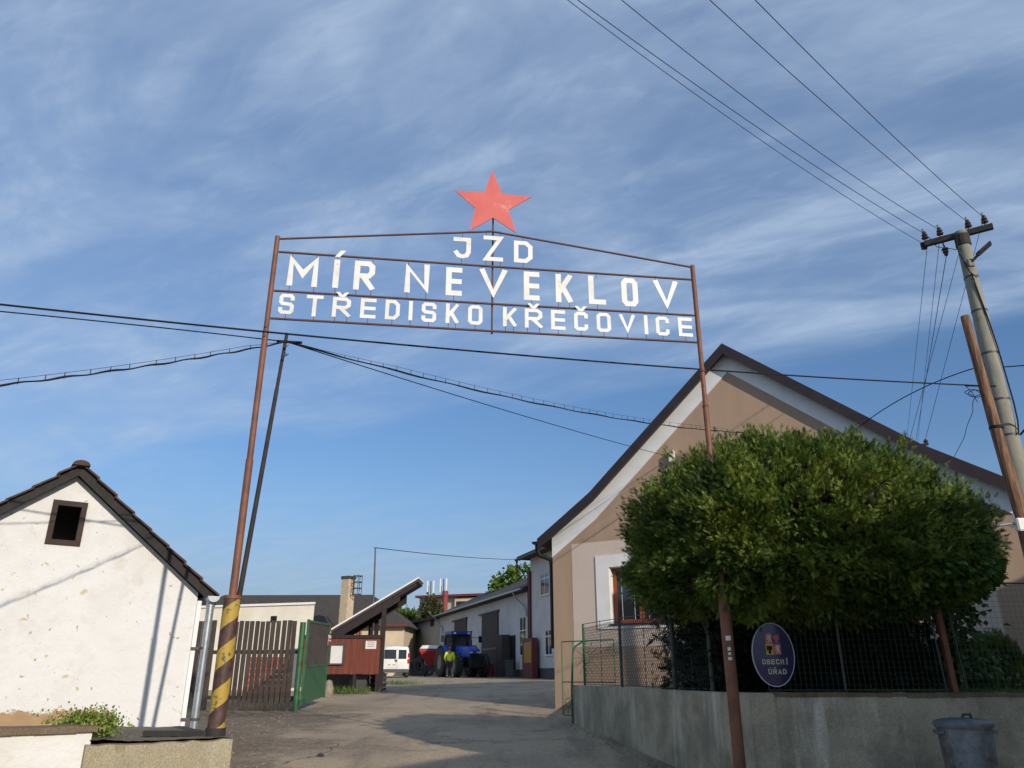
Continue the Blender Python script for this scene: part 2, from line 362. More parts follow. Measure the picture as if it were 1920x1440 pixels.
def m_leaf(name, dark, light, tip, trans=.25, scale=2.2):
    m, N, L, B = newmat(name)
    at = N.new('ShaderNodeAttribute'); at.attribute_name = 'tip'
    ge = N.new('ShaderNodeNewGeometry')
    b = mixc(N, L, mr(N, L, nz(N, L, scale, 4, .6), .35, .65), dark, light)
    b = mixc(N, L, mr(N, L, ge.outputs['Random Per Island'], .45, 1.0, 0, .55, False), b, light)
    b = mixc(N, L, mul(N, L, at.outputs['Fac'], mr(N, L, nz(N, L, 3.1, 3, .6), .40, .62)), b, tip)
    L.new(b, B.inputs['Base Color']); B.inputs['Roughness'].default_value = .55; B.inputs['Specular IOR Level'].default_value = .3
    tr = N.new('ShaderNodeBsdfTranslucent'); L.new(b, tr.inputs[0]); mx = N.new('ShaderNodeMixShader'); mx.inputs[0].default_value = trans
    out = [n for n in N if n.type == 'OUTPUT_MATERIAL'][0]
    L.new(B.outputs[0], mx.inputs[1]); L.new(tr.outputs[0], mx.inputs[2]); L.new(mx.outputs[0], out.inputs[0])
    return m
m_thuja = m_leaf('arborvitae_sprays', (.028, .058, .009), (.055, .105, .014), (.28, .34, .045), .08)
m_thujadk = m_leaf('inner_arborvitae_painted_shade', (.005, .010, .004), (.013, .017, .007), (.02, .025, .008), .0)  # near-black copy of the sprays: shade of the crown interior in the colour
m_ivy = m_leaf('broad_green_leaves', (.035, .075, .018), (.06, .12, .025), (.10, .18, .035), .25)
m_weed = m_leaf('weed_leaves', (.10, .17, .02), (.2, .28, .04), (.4, .42, .10), .3, 6)
m_fartree = m_leaf('far_tree_leaves', (.05, .10, .015), (.10, .17, .02), (.16, .24, .03), .3, 1.2)
m_farolive = m_leaf('olive_far_tree_leaves', (.07, .085, .035), (.10, .11, .05), (.13, .14, .06), .3, 1.2)

# ------------------------------------------------------------------ foliage
def rand_unit(n):
    v = rng.normal(size=(n, 3)); return v / np.linalg.norm(v, axis=1)[:, None]
def leaf_object(name, P, D, size, mat, parent, kind='spray', origin=None):
    """P points, D unit directions, size array: builds one mesh of little leaf shapes"""
    n = len(P); D = D / np.linalg.norm(D, axis=1)[:, None]
    U = np.cross(D, rand_unit(n)); U /= np.linalg.norm(U, axis=1)[:, None]
    Nn = np.cross(D, U); V = []; T = []
    if kind == 'spray':
        spec = [(0, 0, 1.0)] + [(s * a, .05 + .17 * i, .44 - .05 * i) for i in range(5) for s in (-1, 1) for a in (.62,)]
        for (ang, st, ln) in spec:
            d = D * math.cos(ang) + U * math.sin(ang)
            d = d + Nn * rng.uniform(-.35, .35, (n, 1)); d /= np.linalg.norm(d, axis=1)[:, None]
            pe = np.cross(d, Nn); b = P + D * (st * size)[:, None]; l = (ln * size)[:, None] * rng.uniform(.75, 1.2, (n, 1)); w = l * .075 + .0008
            V.append(np.stack([b, b + d * l * .55 + pe * w, b + d * l, b + d * l * .55 - pe * w], 1)); T.append(np.tile(np.array([0, .35, 1, .35]), (n, 1)))
    else:
        w = (size * (.42 if kind == 'leaf' else .045))[:, None]; l = size[:, None]
        V.append(np.stack([P, P + D * l * .45 + U * w + Nn * w * .3, P + D * l - Nn * w * .3, P + D * l * .45 - U * w + Nn * w * .3], 1)); T.append(np.tile(np.array([.2, .6, .8, .6]), (n, 1)))
    V = np.concatenate(V).reshape(-1, 3); T = np.concatenate(T).reshape(-1)
    off = np.array(origin if origin is not None else OFF[parent.name])
    V = V - off; nf = len(V) // 4
    me = bpy.data.meshes.new(name); me.vertices.add(len(V)); me.vertices.foreach_set('co', V.ravel())
    me.loops.add(nf * 4); me.loops.foreach_set('vertex_index', np.arange(nf * 4)); me.polygons.add(nf)
    me.polygons.foreach_set('loop_start', np.arange(nf) * 4); me.polygons.foreach_set('loop_total', np.full(nf, 4)); me.update()
    at = me.attributes.new('tip', 'FLOAT', 'POINT'); at.data.foreach_set('value', T.astype(np.float32))
    me.materials.append(mat); o = bpy.data.objects.new(name, me); col.objects.link(o)
    if parent: o.parent = parent
    else: o.location = off
    return o
def clump_tree(name, base, lobes, n, leaf, mat, label, cat, group=None, trunk_r=.15, clumps=60):
    """lobes: list of (centre, radii)"""
    t = thing(name, base, label, cat, group); P = []; D = []
    for (c, r) in lobes:
        c = np.array(c); r = np.array(r); k = max(8, int(clumps / len(lobes)))
        cc = rand_unit(k) * rng.uniform(.55, 1.0, (k, 1)); m = n // len(lobes) // k
        for q in cc:
            o = rng.normal(size=(m, 3)) * .20; P.append(c + (q + o) * r); D.append(q + rand_unit(m) * .9 + np.array([0, 0, .3]))
    P = np.concatenate(P); D = np.concatenate(D)
    leaf_object('crown', P, D, rng.uniform(.7, 1.3, len(P)) * leaf, mat, t, 'leaf')
    b = Vector(base); top = Vector(lobes[0][0]); mb = MB(); mb.tube([b, b.lerp(top, .5) + Vector((.1, 0, 0)), top], [trunk_r, trunk_r * .7, trunk_r * .25], 8)
    for (c, r) in lobes: mb.tube([b.lerp(top, .45), Vector(c) + Vector((0, 0, -.3 * r[2])), Vector(c) + Vector((0, 0, .3 * r[2]))], [trunk_r * .5, trunk_r * .3, trunk_r * .1], 6)
    mb.build('trunk', m_bark, t, True)
    return t

# ================================================================== SETTING
def sheet(name, x0, x1, y0, y1, dz, mat, nx=10, kind='structure'):
    ys = sorted(set([y0, y1] + [y for y, _ in GP if y0 < y < y1])); vs = []; fs = []
    for y in ys:
        for i in range(nx + 1): vs.append((x0 + (x1 - x0) * i / nx, y, gz(y) + dz))
    for j in range(len(ys) - 1):
        for i in range(nx): a = j * (nx + 1) + i; fs.append((a, a + 1, a + nx + 2, a + nx + 1))
    return tag(MB().add(vs, fs).build(name, mat, origin=(0, 0, 0)), kind=kind)
sheet('ground', -600, 600, -60, 900, 0, m_grass)
sheet('road', -26, 40, -40, 112, .006, m_asph)

# ================================================================== BROWN HOUSE
FAC = Plane((.94, 18.0), (8.69, 13.2)); W = FAC.L                      # front gable wall
inn = -FAC.n                                                            # into the house
ROOF = [(-.28, 2.93), (1.1, 3.86), (4.47, 6.80), (7.95, 3.95), (9.42, 2.98)]
def roof_z(s, prof):
    for (a, za), (b, zb) in zip(prof, prof[1:]):
        if s <= b: return za + (zb - za) * (s - a) / (b - a)
    return prof[-1][1]
house = thing('brown_house', FAC.pt(W / 2, -.72, 0), 'tan gabled house with white rake band and dark brown roof edge behind the big bush', 'house')
def fpt(s, z, o=0): return FAC.pt(s, z, o)
DEEP = -11.0
# gable wall: outline minus the two window holes is made of strips
wins = [(1.42, 2.72, 1.02, 2.22), (W - 2.72, W - 1.42, 1.02, 2.22)]
mb = MB()
def wall_top(s): return roof_z(s, ROOF) - .12
cols = sorted(set([0, W] + [p[0] for p in ROOF[1:-1]] + [q for w_ in wins for q in w_[:2]]))
for a, b in zip(cols, cols[1:]):
    za, zb = wall_top(a), wall_top(b); hole = [w_ for w_ in wins if w_[0] <= a + 1e-6 and b <= w_[1] + 1e-6]
    def strip(z0, ztA, ztB):
        mb.box8([fpt(a, z0, -.3), fpt(b, z0, -.3), fpt(b, z0, 0), fpt(a, z0, 0), fpt(a, ztA, -.3), fpt(b, ztB, -.3), fpt(b, ztB, 0), fpt(a, ztA, 0)])
    if hole: strip(-.72, hole[0][2], hole[0][2]); strip(hole[0][3], za, zb)
    else: strip(-.72, za, zb)
mb.pb(FAC, 0, .3, -.75, 2.75, DEEP, -.3); mb.pb(FAC, W - .3, W, -.75, 2.75, DEEP, -.3); mb.pb(FAC, 0, W, -.75, 3, DEEP - .3, DEEP)
mb.build('wall', m_tan, house)
# pale panel round the windows and tan dado: a 6 mm render coat with window holes
pn = MB(); p0, p1, q0, q1 = .50, W - .5, .56, 2.80
pn.pb(FAC, p0, 1.10, q0, q1, .0, .006)
for w_ in wins:
    pn.pb(FAC, w_[0] - .32, w_[1] + .32, q0, w_[2] - .10, .0, .006); pn.pb(FAC, w_[0] - .32, w_[1] + .32, w_[3] + .26, q1, .0, .006)
pn.pb(FAC, 3.04, W - 3.04, q0, q1, .0, .006); pn.pb(FAC, W - 1.10, p1, q0, q1, .0, .006)
tag(pn.build('pale_panel', m_panel, house), 'pale pinkish panel round the windows')
for (a, b, c, d) in wins:
    wf = MB(); E_ = .03
    wf.pb(FAC, a - .32, a, c - .10, d + .26, .0, E_); wf.pb(FAC, b, b + .32, c - .10, d + .26, .0, E_); wf.pb(FAC, a, b, d, d + .26, .0, E_); wf.pb(FAC, a, b, c - .10, c - .03, .0, E_)
    wf.pb(FAC, a - .001, a + .012, c, d, -.28, -.002); wf.pb(FAC, b - .012, b + .001, c, d, -.28, -.002); wf.pb(FAC, a + .012, b - .012, d - .012, d + .001, -.28, -.002)
    sr = wf.build('window_surround', m_white, house)
    MB().pb(FAC, a - .02, b + .02, c - .03, c, -.28, .06).build('sill', m_verge, sr)
    wn = MB(); o0, o1 = -.20, -.13; t = .07; mid = (a + b) / 2
    for (x0, x1, z0, z1) in ((a + .013, a + .09, c + .001, d - .013), (b - .09, b - .013, c + .001, d - .013), (a + .09, b - .09, c + .001, c + .09), (a + .09, b - .09, d - .10, d - .013), (mid - .05, mid + .05, c + .09, d - .10)):
        wn.pb(FAC, x0, x1, z0, z1, o0, o1)
    wo = wn.build('window', m_winbrown, house, bevel=.008)
    MB().pb(FAC, a + .09, b - .09, c + .09, d - .10, -.19, -.17).build('pane', m_glass, wo)
    for k in (.22, .78):
        for e in (a + .09 + (mid - .05 - a - .09) * k, mid + .05 + (b - .09 - mid - .05) * k): MB().pb(FAC, e - .002, e + .002, c + .09, d - .10, -.17, -.162).build('glazing_bar', m_soffit, wo)
# white rake band lying on the wall under the verge
prof = ROOF
def band(lo, hi, o0, o1, mat, name, ext=0.0, parent=house):
    b_ = MB()
    for (a, za), (b, zb) in zip(prof, prof[1:]):
        aa, bb_ = max(a, -ext), min(b, W + ext); zA, zB = roof_z(aa, prof), roof_z(bb_, prof)
        b_.box8([fpt(aa, zA - lo, o0), fpt(bb_, zB - lo, o0), fpt(bb_, zB - lo, o1), fpt(aa, zA - lo, o1), fpt(aa, zA - hi, o0), fpt(bb_, zB - hi, o0), fpt(bb_, zB - hi, o1), fpt(aa, zA - hi, o1)])
    return b_.build(name, mat, parent)
band(.58, .135, .0, .018, m_soffit, 'rake_band')
roof = band(.13, .0, DEEP - .4, .20, m_verge, 'roof', 1.0)
band(.22, -.03, .201, .232, m_verge, 'verge_board', 1.0)
st = MB()
for k in range(0, 26):
    s = -.2 + k * .37
    if s > W + .3: break
g = MB()                                                                # gutters along both eaves, and the swan-necked downpipe
for s_ in (-.34, W + .36):
    arc = [(s_ + .075 * math.cos(t), 2.90 + .075 * math.sin(t)) for t in np.linspace(math.pi, 2 * math.pi, 9)]
    for (x0, z0), (x1, z1) in zip(arc, arc[1:]): g.add([fpt(x0, z0, .24), fpt(x1, z1, .24), fpt(x1, z1, DEEP), fpt(x0, z0, DEEP)], [(0, 1, 2, 3)])
    g.prism(arc, lambda a, b: fpt(a, b, .245), lambda a, b: fpt(a, b, .235))
g.build('gutter', m_black, house, True)
MB().tube([fpt(-.34, 2.84, .12), fpt(-.34, 2.70, .11), fpt(-.30, 2.60, .08), fpt(-.17, 2.55, .02), fpt(-.08, 2.50, -.05), fpt(-.07, 2.35, -.08), fpt(-.07, .55, -.08)], .052, 12).build('downpipe', m_black, house, True)
MB().tube([fpt(W + .36, 2.84, .12), fpt(W + .34, 2.66, .11), fpt(W + .22, 2.50, .0), fpt(W + .10, 2.40, -.08), fpt(W + .10, .0, -.08)], .055, 12).build('downpipe', m_redbrown, house, True)
MB().pb(FAC, -.01, W + .01, -.95, -.715, -.3, .025).build('stone_plinth', m_plinth, house)
bk = MB(); bk.pb(FAC, 3.02, 3.13, 4.36, 4.62, 0.001, .14); bk.build('wall_bracket', m_white, house, bevel=.01)

# small insulator bracket standing on the roof edge
rb = FAC.pt(7.9, roof_z(7.9, ROOF) + .02, -.3)
br = thing('roof_wire_bracket', rb, 'small black wire bracket with insulators on the right slope of the brown roof', 'wire bracket')
MB().bar(rb + Vector((-.28, .0, .06)), rb + Vector((.12, -.05, .10)), .04, .04).bar(rb, rb + Vector((0, 0, .1)), .04, .04).build('arm', m_black, br)
for dx in (-.2, .1):
    MB().lathe([(.0, 0), (.03, 0), (.045, .02), (.03, .04), (.045, .06), (.025, .1), (0, .11)], rb + Vector((dx, -.02, .1)), n=10).build('insulator', m_ceramic, br, True)

# ================================================================== WHITE SHED (left)
WF = Plane((-4.10, 10.32), (-5.444, 9.374)); ws = 1.643; WW = 3.285; wez = 1.0; waz = 2.32; wbz = -1.05
shed = thing('white_outbuilding', WF.pt(ws, wbz, 0), 'small whitewashed gabled outbuilding with flaking paint and dark tiled roof on the left', 'outbuilding')
def wz(s): return wez + (waz - wez) * (s / ws if s < ws else (WW - s) / ws)
wa, wb_, wc, wd = 1.485, 1.825, 1.49, 1.985
mb = MB()
for a, b in ((0, wa), (wa, ws), (ws, wb_), (wb_, WW)):
    def st_(z0, z1, z2): mb.box8([WF.pt(a, z0, -.25), WF.pt(b, z0, -.25), WF.pt(b, z0, 0), WF.pt(a, z0, 0), WF.pt(a, z1, -.25), WF.pt(b, z2, -.25), WF.pt(b, z2, 0), WF.pt(a, z1, 0)])
    if wa - 1e-6 <= a and b <= wb_ + 1e-6: st_(wbz, wc, wc); st_(wd, wz(a), wz(b))
    else: st_(wbz, wz(a), wz(b))
mb.pb(WF, 0, .25, wbz, wez, -5, -.25); mb.pb(WF, WW - .25, WW, wbz, wez, -5, -.25); mb.pb(WF, 0, WW, wbz, wez + .4, -5.2, -5)
wo = mb.build('wall', m_wash, shed)
f = MB(); t = .042
f.pb(WF, wa - .02, wa + t, wc - .02, wd + .02, -.10, .02); f.pb(WF, wb_ - t, wb_ + .02, wc - .02, wd + .02, -.10, .02)
f.pb(WF, wa + t, wb_ - t, wd - t, wd + .02, -.10, .02); f.pb(WF, wa + t, wb_ - t, wc - .02, wc + .04, -.10, .02)
fo = f.build('window_frame', M('dark_red_brown_frame', (.05, .028, .022), (.035, .02, .016), .8, 6), shed)
rf = MB()                                                              # rows of tiles stepping up each slope, edges ragged
for sgn in (0, 1):
    nrow = 8
    for k in range(nrow):
        s0 = -.22 + (ws + .22) * k / nrow; s1 = -.22 + (ws + .22) * (k + 1.12) / nrow; s1 = min(s1, ws + .01)
        z0 = wez + (waz - wez) * s0 / ws + .10 + .035; z1 = wez + (waz - wez) * s1 / ws + .10 + .012
        A, B_ = (s0, s1) if not sgn else (WW - s0, WW - s1)
        for j in range(24):
            o1 = .20 + random.uniform(-.012, .012) - j * .22; o0 = o1 - .21; dz = random.uniform(-.006, .008)
            rf.box8([WF.pt(A, z0 + dz, o0), WF.pt(B_, z1 + dz, o0), WF.pt(B_, z1 + dz, o1), WF.pt(A, z0 + dz, o1), WF.pt(A, z0 + dz + .028, o0), WF.pt(B_, z1 + dz + .022, o0), WF.pt(B_, z1 + dz + .022, o1), WF.pt(A, z0 + dz + .028, o1)])
for j in range(12):
    o1 = .23 - j * .42; c = WF.pt(ws, waz + .135 + random.uniform(0, .012), o1 - .22)
    arc = [(ws + .10 * math.cos(t), waz + .10 + .065 * math.sin(t)) for t in np.linspace(0, math.pi, 8)]
    rf.prism(arc, lambda a, b: WF.pt(a, b, o1), lambda a, b: WF.pt(a, b - .01, o1 - .43))
ro = rf.build('roof', m_tile, shed)
vb = MB()
for (a, za, b, zb) in ((-.2, wez - .2 / ws * (waz - wez), ws, waz), (ws, waz, WW + .2, wez - .2 / ws * (waz - wez))):
    vb.box8([WF.pt(a, za - .01, .10), WF.pt(b, zb - .01, .10), WF.pt(b, zb - .01, .14), WF.pt(a, za - .01, .14), WF.pt(a, za + .125, .10), WF.pt(b, zb + .125, .10), WF.pt(b, zb + .125, .14), WF.pt(a, za + .125, .14)])
    vb.box8([WF.pt(a, za + .08, -5.2), WF.pt(b, zb + .08, -5.2), WF.pt(b, zb + .08, .099), WF.pt(a, za + .08, .099), WF.pt(a, za + .118, -5.2), WF.pt(b, zb + .118, -5.2), WF.pt(b, zb + .118, .099), WF.pt(a, za + .118, .099)])
vb.build('verge_board', M('old_black_board', (.034, .030, .027), (.022, .02, .018), .9, 8, bmp=.4, c3=(.15, .14, .12), s3=8, l3=.6, h3=.75), shed)
gm = MB(); gc = -.15
arc = [(gc + .075 * math.cos(t), wez - .05 + .075 * math.sin(t)) for t in np.linspace(math.pi, 2 * math.pi, 9)]
for (x0, z0), (x1, z1) in zip(arc, arc[1:]): gm.add([WF.pt(x0, z0, .22), WF.pt(x1, z1, .22), WF.pt(x1, z1, -5), WF.pt(x0, z0, -5)], [(0, 1, 2, 3)])
gm.prism(arc, lambda a, b: WF.pt(a, b, .225), lambda a, b: WF.pt(a, b, .215)); go = gm.build('gutter', m_galv, shed, True)
MB().tube([WF.pt(gc, wez - .12, .10), WF.pt(gc, wez - .26, .10), WF.pt(gc, wbz, .07)], .048, 14).tube([WF.pt(gc, wez - .1, .10), WF.pt(gc, wez - .17, .10)], .056, 14).build('downpipe', m_galv, shed, True)
for zc in (.30, -.53):
    cl = MB(); cl.tube([WF.pt(gc, zc, .085), WF.pt(gc, zc + .03, .085)], .054, 14); cl.pb(WF, gc - .01, 0, zc, zc + .03, -.03, .05); cl.build('pipe_clamp', m_steel, shed)
MB().pb(WF, -.055, -.002, wbz, wez - .1, -.06, .02).build('corner_board', m_soffit, shed)

# ---- platform, low wall, plant at the foot of the shed
PL = Plane((-2.27, 6.85), (-3.16, 6.25)); pz = -.48
pf = thing('concrete_platform', PL.pt(.5, gz(6.5), 0), 'rough concrete platform in front of the white outbuilding carrying the striped pole', 'platform')
mb = MB(); nseg = 14
ptop = []
for i in range(nseg + 1):
    a = 1.07 * i / nseg; ptop.append((a, pz - .006 - random.uniform(0, .018), .0 + random.uniform(-.012, .008)))
for (a, z, o), (b, z2, o2) in zip(ptop, ptop[1:]):
    mb.box8([PL.pt(a, -1.5, -.35), PL.pt(b, -1.5, -.35), PL.pt(b, -1.5, o2), PL.pt(a, -1.5, o), PL.pt(a, pz - .006, -.35), PL.pt(b, pz - .006, -.35), PL.pt(b, z2, o2), PL.pt(a, z, o)])
mb.build('front_wall', m_concl, pf)
tp = MB(); gx, gy = 24, 20; g_ = []
for j in range(gy + 1):
    for i in range(gx + 1):
        a = -.0 + 1.04 * i / gx; o = -.05 - 1.75 * j / gy
        hh = max(0, min(1, (a - .75) / .5)) * .05 + .02 * max(0, -o - .7) * max(0, min(1, (a - .25) / .4))
        g_.append(PL.pt(a, pz + .002 + hh * random.uniform(.7, 1.1) + random.uniform(-.003, .003), o))
tp.add(g_, [(j * (gx + 1) + i, j * (gx + 1) + i + 1, (j + 1) * (gx + 1) + i + 1, (j + 1) * (gx + 1) + i) for j in range(gy) for i in range(gx)])
tp.pb(PL, .0, 1.04, -1.4, pz - .02, -1.8, -.36)
tp.build('mossy_top', m_moss, pf, True)
LW = Plane((-3.17, 6.34), (-5.6, 4.55))
lw = thing('low_white_wall', LW.pt(.8, gz(6), 0), 'low white plastered wall with mossy coping at the bottom left corner', 'wall')
LW_T = -.36
MB().pb(LW, .0, 3.0, -1.6, LW_T - .045, -.22, 0).build('wall', m_wash2, lw)
ca = MB(); n_ = 22
for i in range(n_):
    a, b = -.03 + 3.05 * i / n_, -.03 + 3.05 * (i + 1) / n_; ca.pb(LW, a, b + .0, LW_T - .045 + random.uniform(0, .004), LW_T + random.uniform(-.004, .004), -.26, .035 + random.uniform(-.005, .004))
ca.build('coping', m_cap, lw)
# weed growing beside the coping
wc_ = PL.pt(1.03, pz + .03, -.42); n = 2600
P = np.array(wc_) + rng.normal(size=(n, 3)) * np.array([.11, .09, .05]) + np.array([0, 0, .07]); D = rng.normal(size=(n, 3)) * .7 + np.array([0, 0, 1.0])
wp = thing('leafy_weed', tuple(wc_), 'bright green leafy weed growing at the foot of the white outbuilding', 'plant')
leaf_object('foliage', P, D, rng.uniform(.014, .032, n), m_weed, wp, 'leaf')
sm = MB()
for k in range(26):
    q = Vector((random.gauss(0, .11), random.gauss(0, .08), random.uniform(.1, .19))); sm.tube([wc_, wc_ + q * .5 + Vector((0, 0, .02)), wc_ + q], [.003, .002, .001], 4)
sm.build('stem', m_greenlt, wp)

# ================================================================== GATE ARCH WITH LETTERS
GL = Vector((-2.4768, 7.009, 0)); GR = Vector((2.0318, 7.5938, 0)); G = Plane((GL.x, GL.y), (GR.x, GR.y)); GW = G.L
gate = thing('gate_arch', (0, 7.3, -1.18), 'rusty pipe gateway arch with white lettering and a red star on top', 'gateway arch')
def gpt(s, z, o=0): return G.pt(s, z, o)
RB = .0135
def round_pole(p0, p1, r, n=16): return MB().tube([p0, p1], r, n)
striped = newmat('yellow_black_stripes')
def stripes():
    m, N, L, B = striped
    tc = N.new('ShaderNodeTexCoord'); sp = N.new('ShaderNodeSeparateXYZ'); L.new(tc.outputs['Object'], sp.inputs[0])
    base = Vector((GL.x, GL.y + .0)) - Vector((OFF[gate.name].x, OFF[gate.name].y))
    xx = mul(N, L, sp.outputs[0], base.x, 'SUBTRACT'); yy = mul(N, L, sp.outputs[1], base.y, 'SUBTRACT')
    an = N.new('ShaderNodeMath'); an.operation = 'ARCTAN2'; L.new(yy, an.inputs[0]); L.new(xx, an.inputs[1])
    t = mul(N, L, mul(N, L, sp.outputs[2], 2 * math.pi / .335), an.outputs[0], 'SUBTRACT')
    t = mul(N, L, t, mul(N, L, nz(N, L, 20, 3, .5), .35), 'ADD')
    sn = N.new('ShaderNodeMath'); sn.operation = 'SINE'; L.new(t, sn.inputs[0])
    k = mr(N, L, sn.outputs[0], -.06, .10)
    ye = mixc(N, L, mr(N, L, nz(N, L, 16, 6, .7), .54, .62), (.40, .27, .04), (.13, .08, .03))
    bl = mixc(N, L, mr(N, L, nz(N, L, 12, 5, .7), .4, .65), (.045, .025, .02), (.10, .05, .035))
    L.new(mixc(N, L, k, bl, ye), B.inputs['Base Color']); B.inputs['Roughness'].default_value = .6
    bump(N, L, B, nz(N, L, 50, 4, .7), .3, .004)
    return m
m_stripe = stripes()
# left post on its thick striped sleeve; the right one goes down to the pavement
lp = MB().tube([gpt(0, .50), gpt(0, 1.9)], .034, 16).tube([gpt(0, 1.9), gpt(0, 3.24)], .029, 16).tube([gpt(0, 3.24), gpt(0, 4.33)], .0255, 16).build('post', m_rust, gate, True)
sv = MB().tube([gpt(0, -.42), gpt(0, .625)], .071, 24).build('striped_sleeve', m_stripe, gate, True)
MB().tube([gpt(0, .626), gpt(0, .655)], .077, 24).build('collar', m_rust, sv, True)
fb = MB().tube([gpt(0, -.478), gpt(0, -.415)], .082, 20)
fb.bar(gpt(0, -.458), gpt(-.56, -.450, .03), .09, .04)
fb.build('base_bracket', m_blackpole, gate)
rp = MB().tube([gpt(GW, -1.22), gpt(GW, .72)], .054, 20).tube([gpt(GW, .72), gpt(GW, 2.62)], .030, 16).tube([gpt(GW, 2.62), gpt(GW, 4.31)], .0255, 16)
rpo = rp.build('post', m_rust, gate, True)
for z in (3.02, 2.62): MB().tube([gpt(GW, z), gpt(GW, z + .025)], .033, 14).build('pipe_joint', m_rustdark, rpo)
for z in (3.17, 3.27): MB().tube([gpt(0, z, .022), gpt(0, z, .04)], .01, 8).build('bolt', m_rustdark, lp)
# stickers on the right post
for (px, py, w_, h_) in ((1369, 1197, .05, .042), (1371, 1217, .03, .03), (1374, 1226, .026, .024), (1375, 1235, .036, .026)):
    sz = G.hit(px, py)[1]
    pts = []
    a0 = math.atan2(-1, -.15)
    q = MB(); nA = 6; vs = []
    for i in range(nA + 1):
        aa = a0 + (i / nA - .5) * w_ / .0555
        for zz in (sz - h_ / 2, sz + h_ / 2): vs.append((GR.x + .0555 * math.cos(aa), GR.y + .0555 * math.sin(aa), zz))
    q.add(vs, [(2 * i, 2 * i + 2, 2 * i + 3, 2 * i + 1) for i in range(nA)]); q.build('sticker', m_paper, rpo)
for z0, z1, y in ((4.147, 4.132, 0), (3.690, 3.688, 0), (3.376, 3.365, 0)):
    MB().tube([gpt(.03, z0), gpt(GW * .5, (z0 + z1) / 2 - .004), gpt(GW - .03, z1)], RB * .9, 10).build('crossbar', m_rustdark, gate, True)
MB().tube([gpt(.0, 4.30), gpt(GW / 2 + .005, 4.575)], RB * .85, 10).build('top_bar', m_rustdark, gate, True)
MB().tube([gpt(GW / 2 + .005, 4.575), gpt(GW, 4.29)], RB * .85, 10).build('top_bar', m_rustdark, gate, True)
MB().tube([gpt(GW / 2 + .015, 3.35, -.035), gpt(GW / 2 + .015, 4.9, -.03)], RB * .75, 10).build('centre_bar', m_rustdark, gate, True)

def miter(pts, h, closed):
    n = len(pts); L_, R_ = [], []
    P = [Vector(p) for p in pts]
    for i in range(n):
        if closed: a, b, c = P[i - 1], P[i], P[(i + 1) % n]
        else: a, b, c = P[max(i - 1, 0)], P[i], P[min(i + 1, n - 1)]
        d1 = (b - a); d2 = (c - b)
        if d1.length < 1e-9: d1 = d2
        if d2.length < 1e-9: d2 = d1
        d1 = d1.normalized(); d2 = d2.normalized(); n1 = Vector((-d1.y, d1.x)); n2 = Vector((-d2.y, d2.x)); m = n1 + n2
        m = m.normalized() if m.length > 1e-6 else n1
        k = h / max(.42, m.dot(n1)); L_.append(b + m * k); R_.append(b - m * k)
    return L_, R_
GLY = {
 'J': [([(.0, 1), (1, 1), (1, .28), (.85, .06), (.55, 0), (.25, .05), (.08, .22)], 0)],
 'Z': [([(0, 1), (1, 1), (0, 0), (1, 0)], 0)],
 'D': [([(0, 0), (.68, 0), (1, .2), (1, .8), (.68, 1), (0, 1)], 1)],
 'M': [([(0, 0), (0, 1), (.5, .38), (1, 1), (1, 0)], 0)],
 'I': [([(.5, 0), (.5, 1)], 0)],
 'R': [([(0, 0), (0, 1)], 0), ([(.06, 1), (.78, 1), (1, .87), (1, .62), (.78, .48), (.06, .48)], 0), ([(.42, .46), (1, 0)], 0)],
 'N': [([(0, 0), (0, 1), (1, 0), (1, 1)], 0)],
 'E': [([(1, 1), (0, 1), (0, 0), (1, 0)], 0), ([(.05, .5), (.97, .5)], 0)],
 'V': [([(0, 1), (.5, 0), (1, 1)], 0)],
 'K': [([(0, 0), (0, 1)], 0), ([(1, 1), (.12, .38)], 0), ([(.36, .56), (1, 0)], 0)],
 'L': [([(0, 1), (0, 0), (1, 0)], 0)],
 'O': [([(.2, 0), (.8, 0), (1, .12), (1, .88), (.8, 1), (.2, 1), (0, .88), (0, .12)], 1)],
 'S': [([(1, .82), (1, .9), (.85, 1), (.15, 1), (0, .9), (0, .62), (.15, .52), (.85, .48), (1, .38), (1, .1), (.85, 0), (.15, 0), (0, .1), (0, .18)], 0)],
 'T': [([(0, 1), (1, 1)], 0), ([(.5, .98), (.5, 0)], 0)],
 'C': [([(1, .80), (1, .9), (.82, 1), (.18, 1), (0, .9), (0, .1), (.18, 0), (.82, 0), (1, .1), (1, .20)], 0)],
 'A': [([(0, 0), (.5, 1), (1, 0)], 0), ([(.2, .32), (.8, .32)], 0)],
 'U': [([(0, 1), (0, .15), (.2, 0), (.8, 0), (1, .15), (1, 1)], 0)],
 'B': [([(0, 0), (0, 1)], 0), ([(.08, 1), (.7, 1), (.9, .88), (.9, .64), (.7, .53), (.08, .53)], 0), ([(.12, .53), (.75, .53), (1, .4), (1, .12), (.75, 0), (.08, 0)], 0)],
}
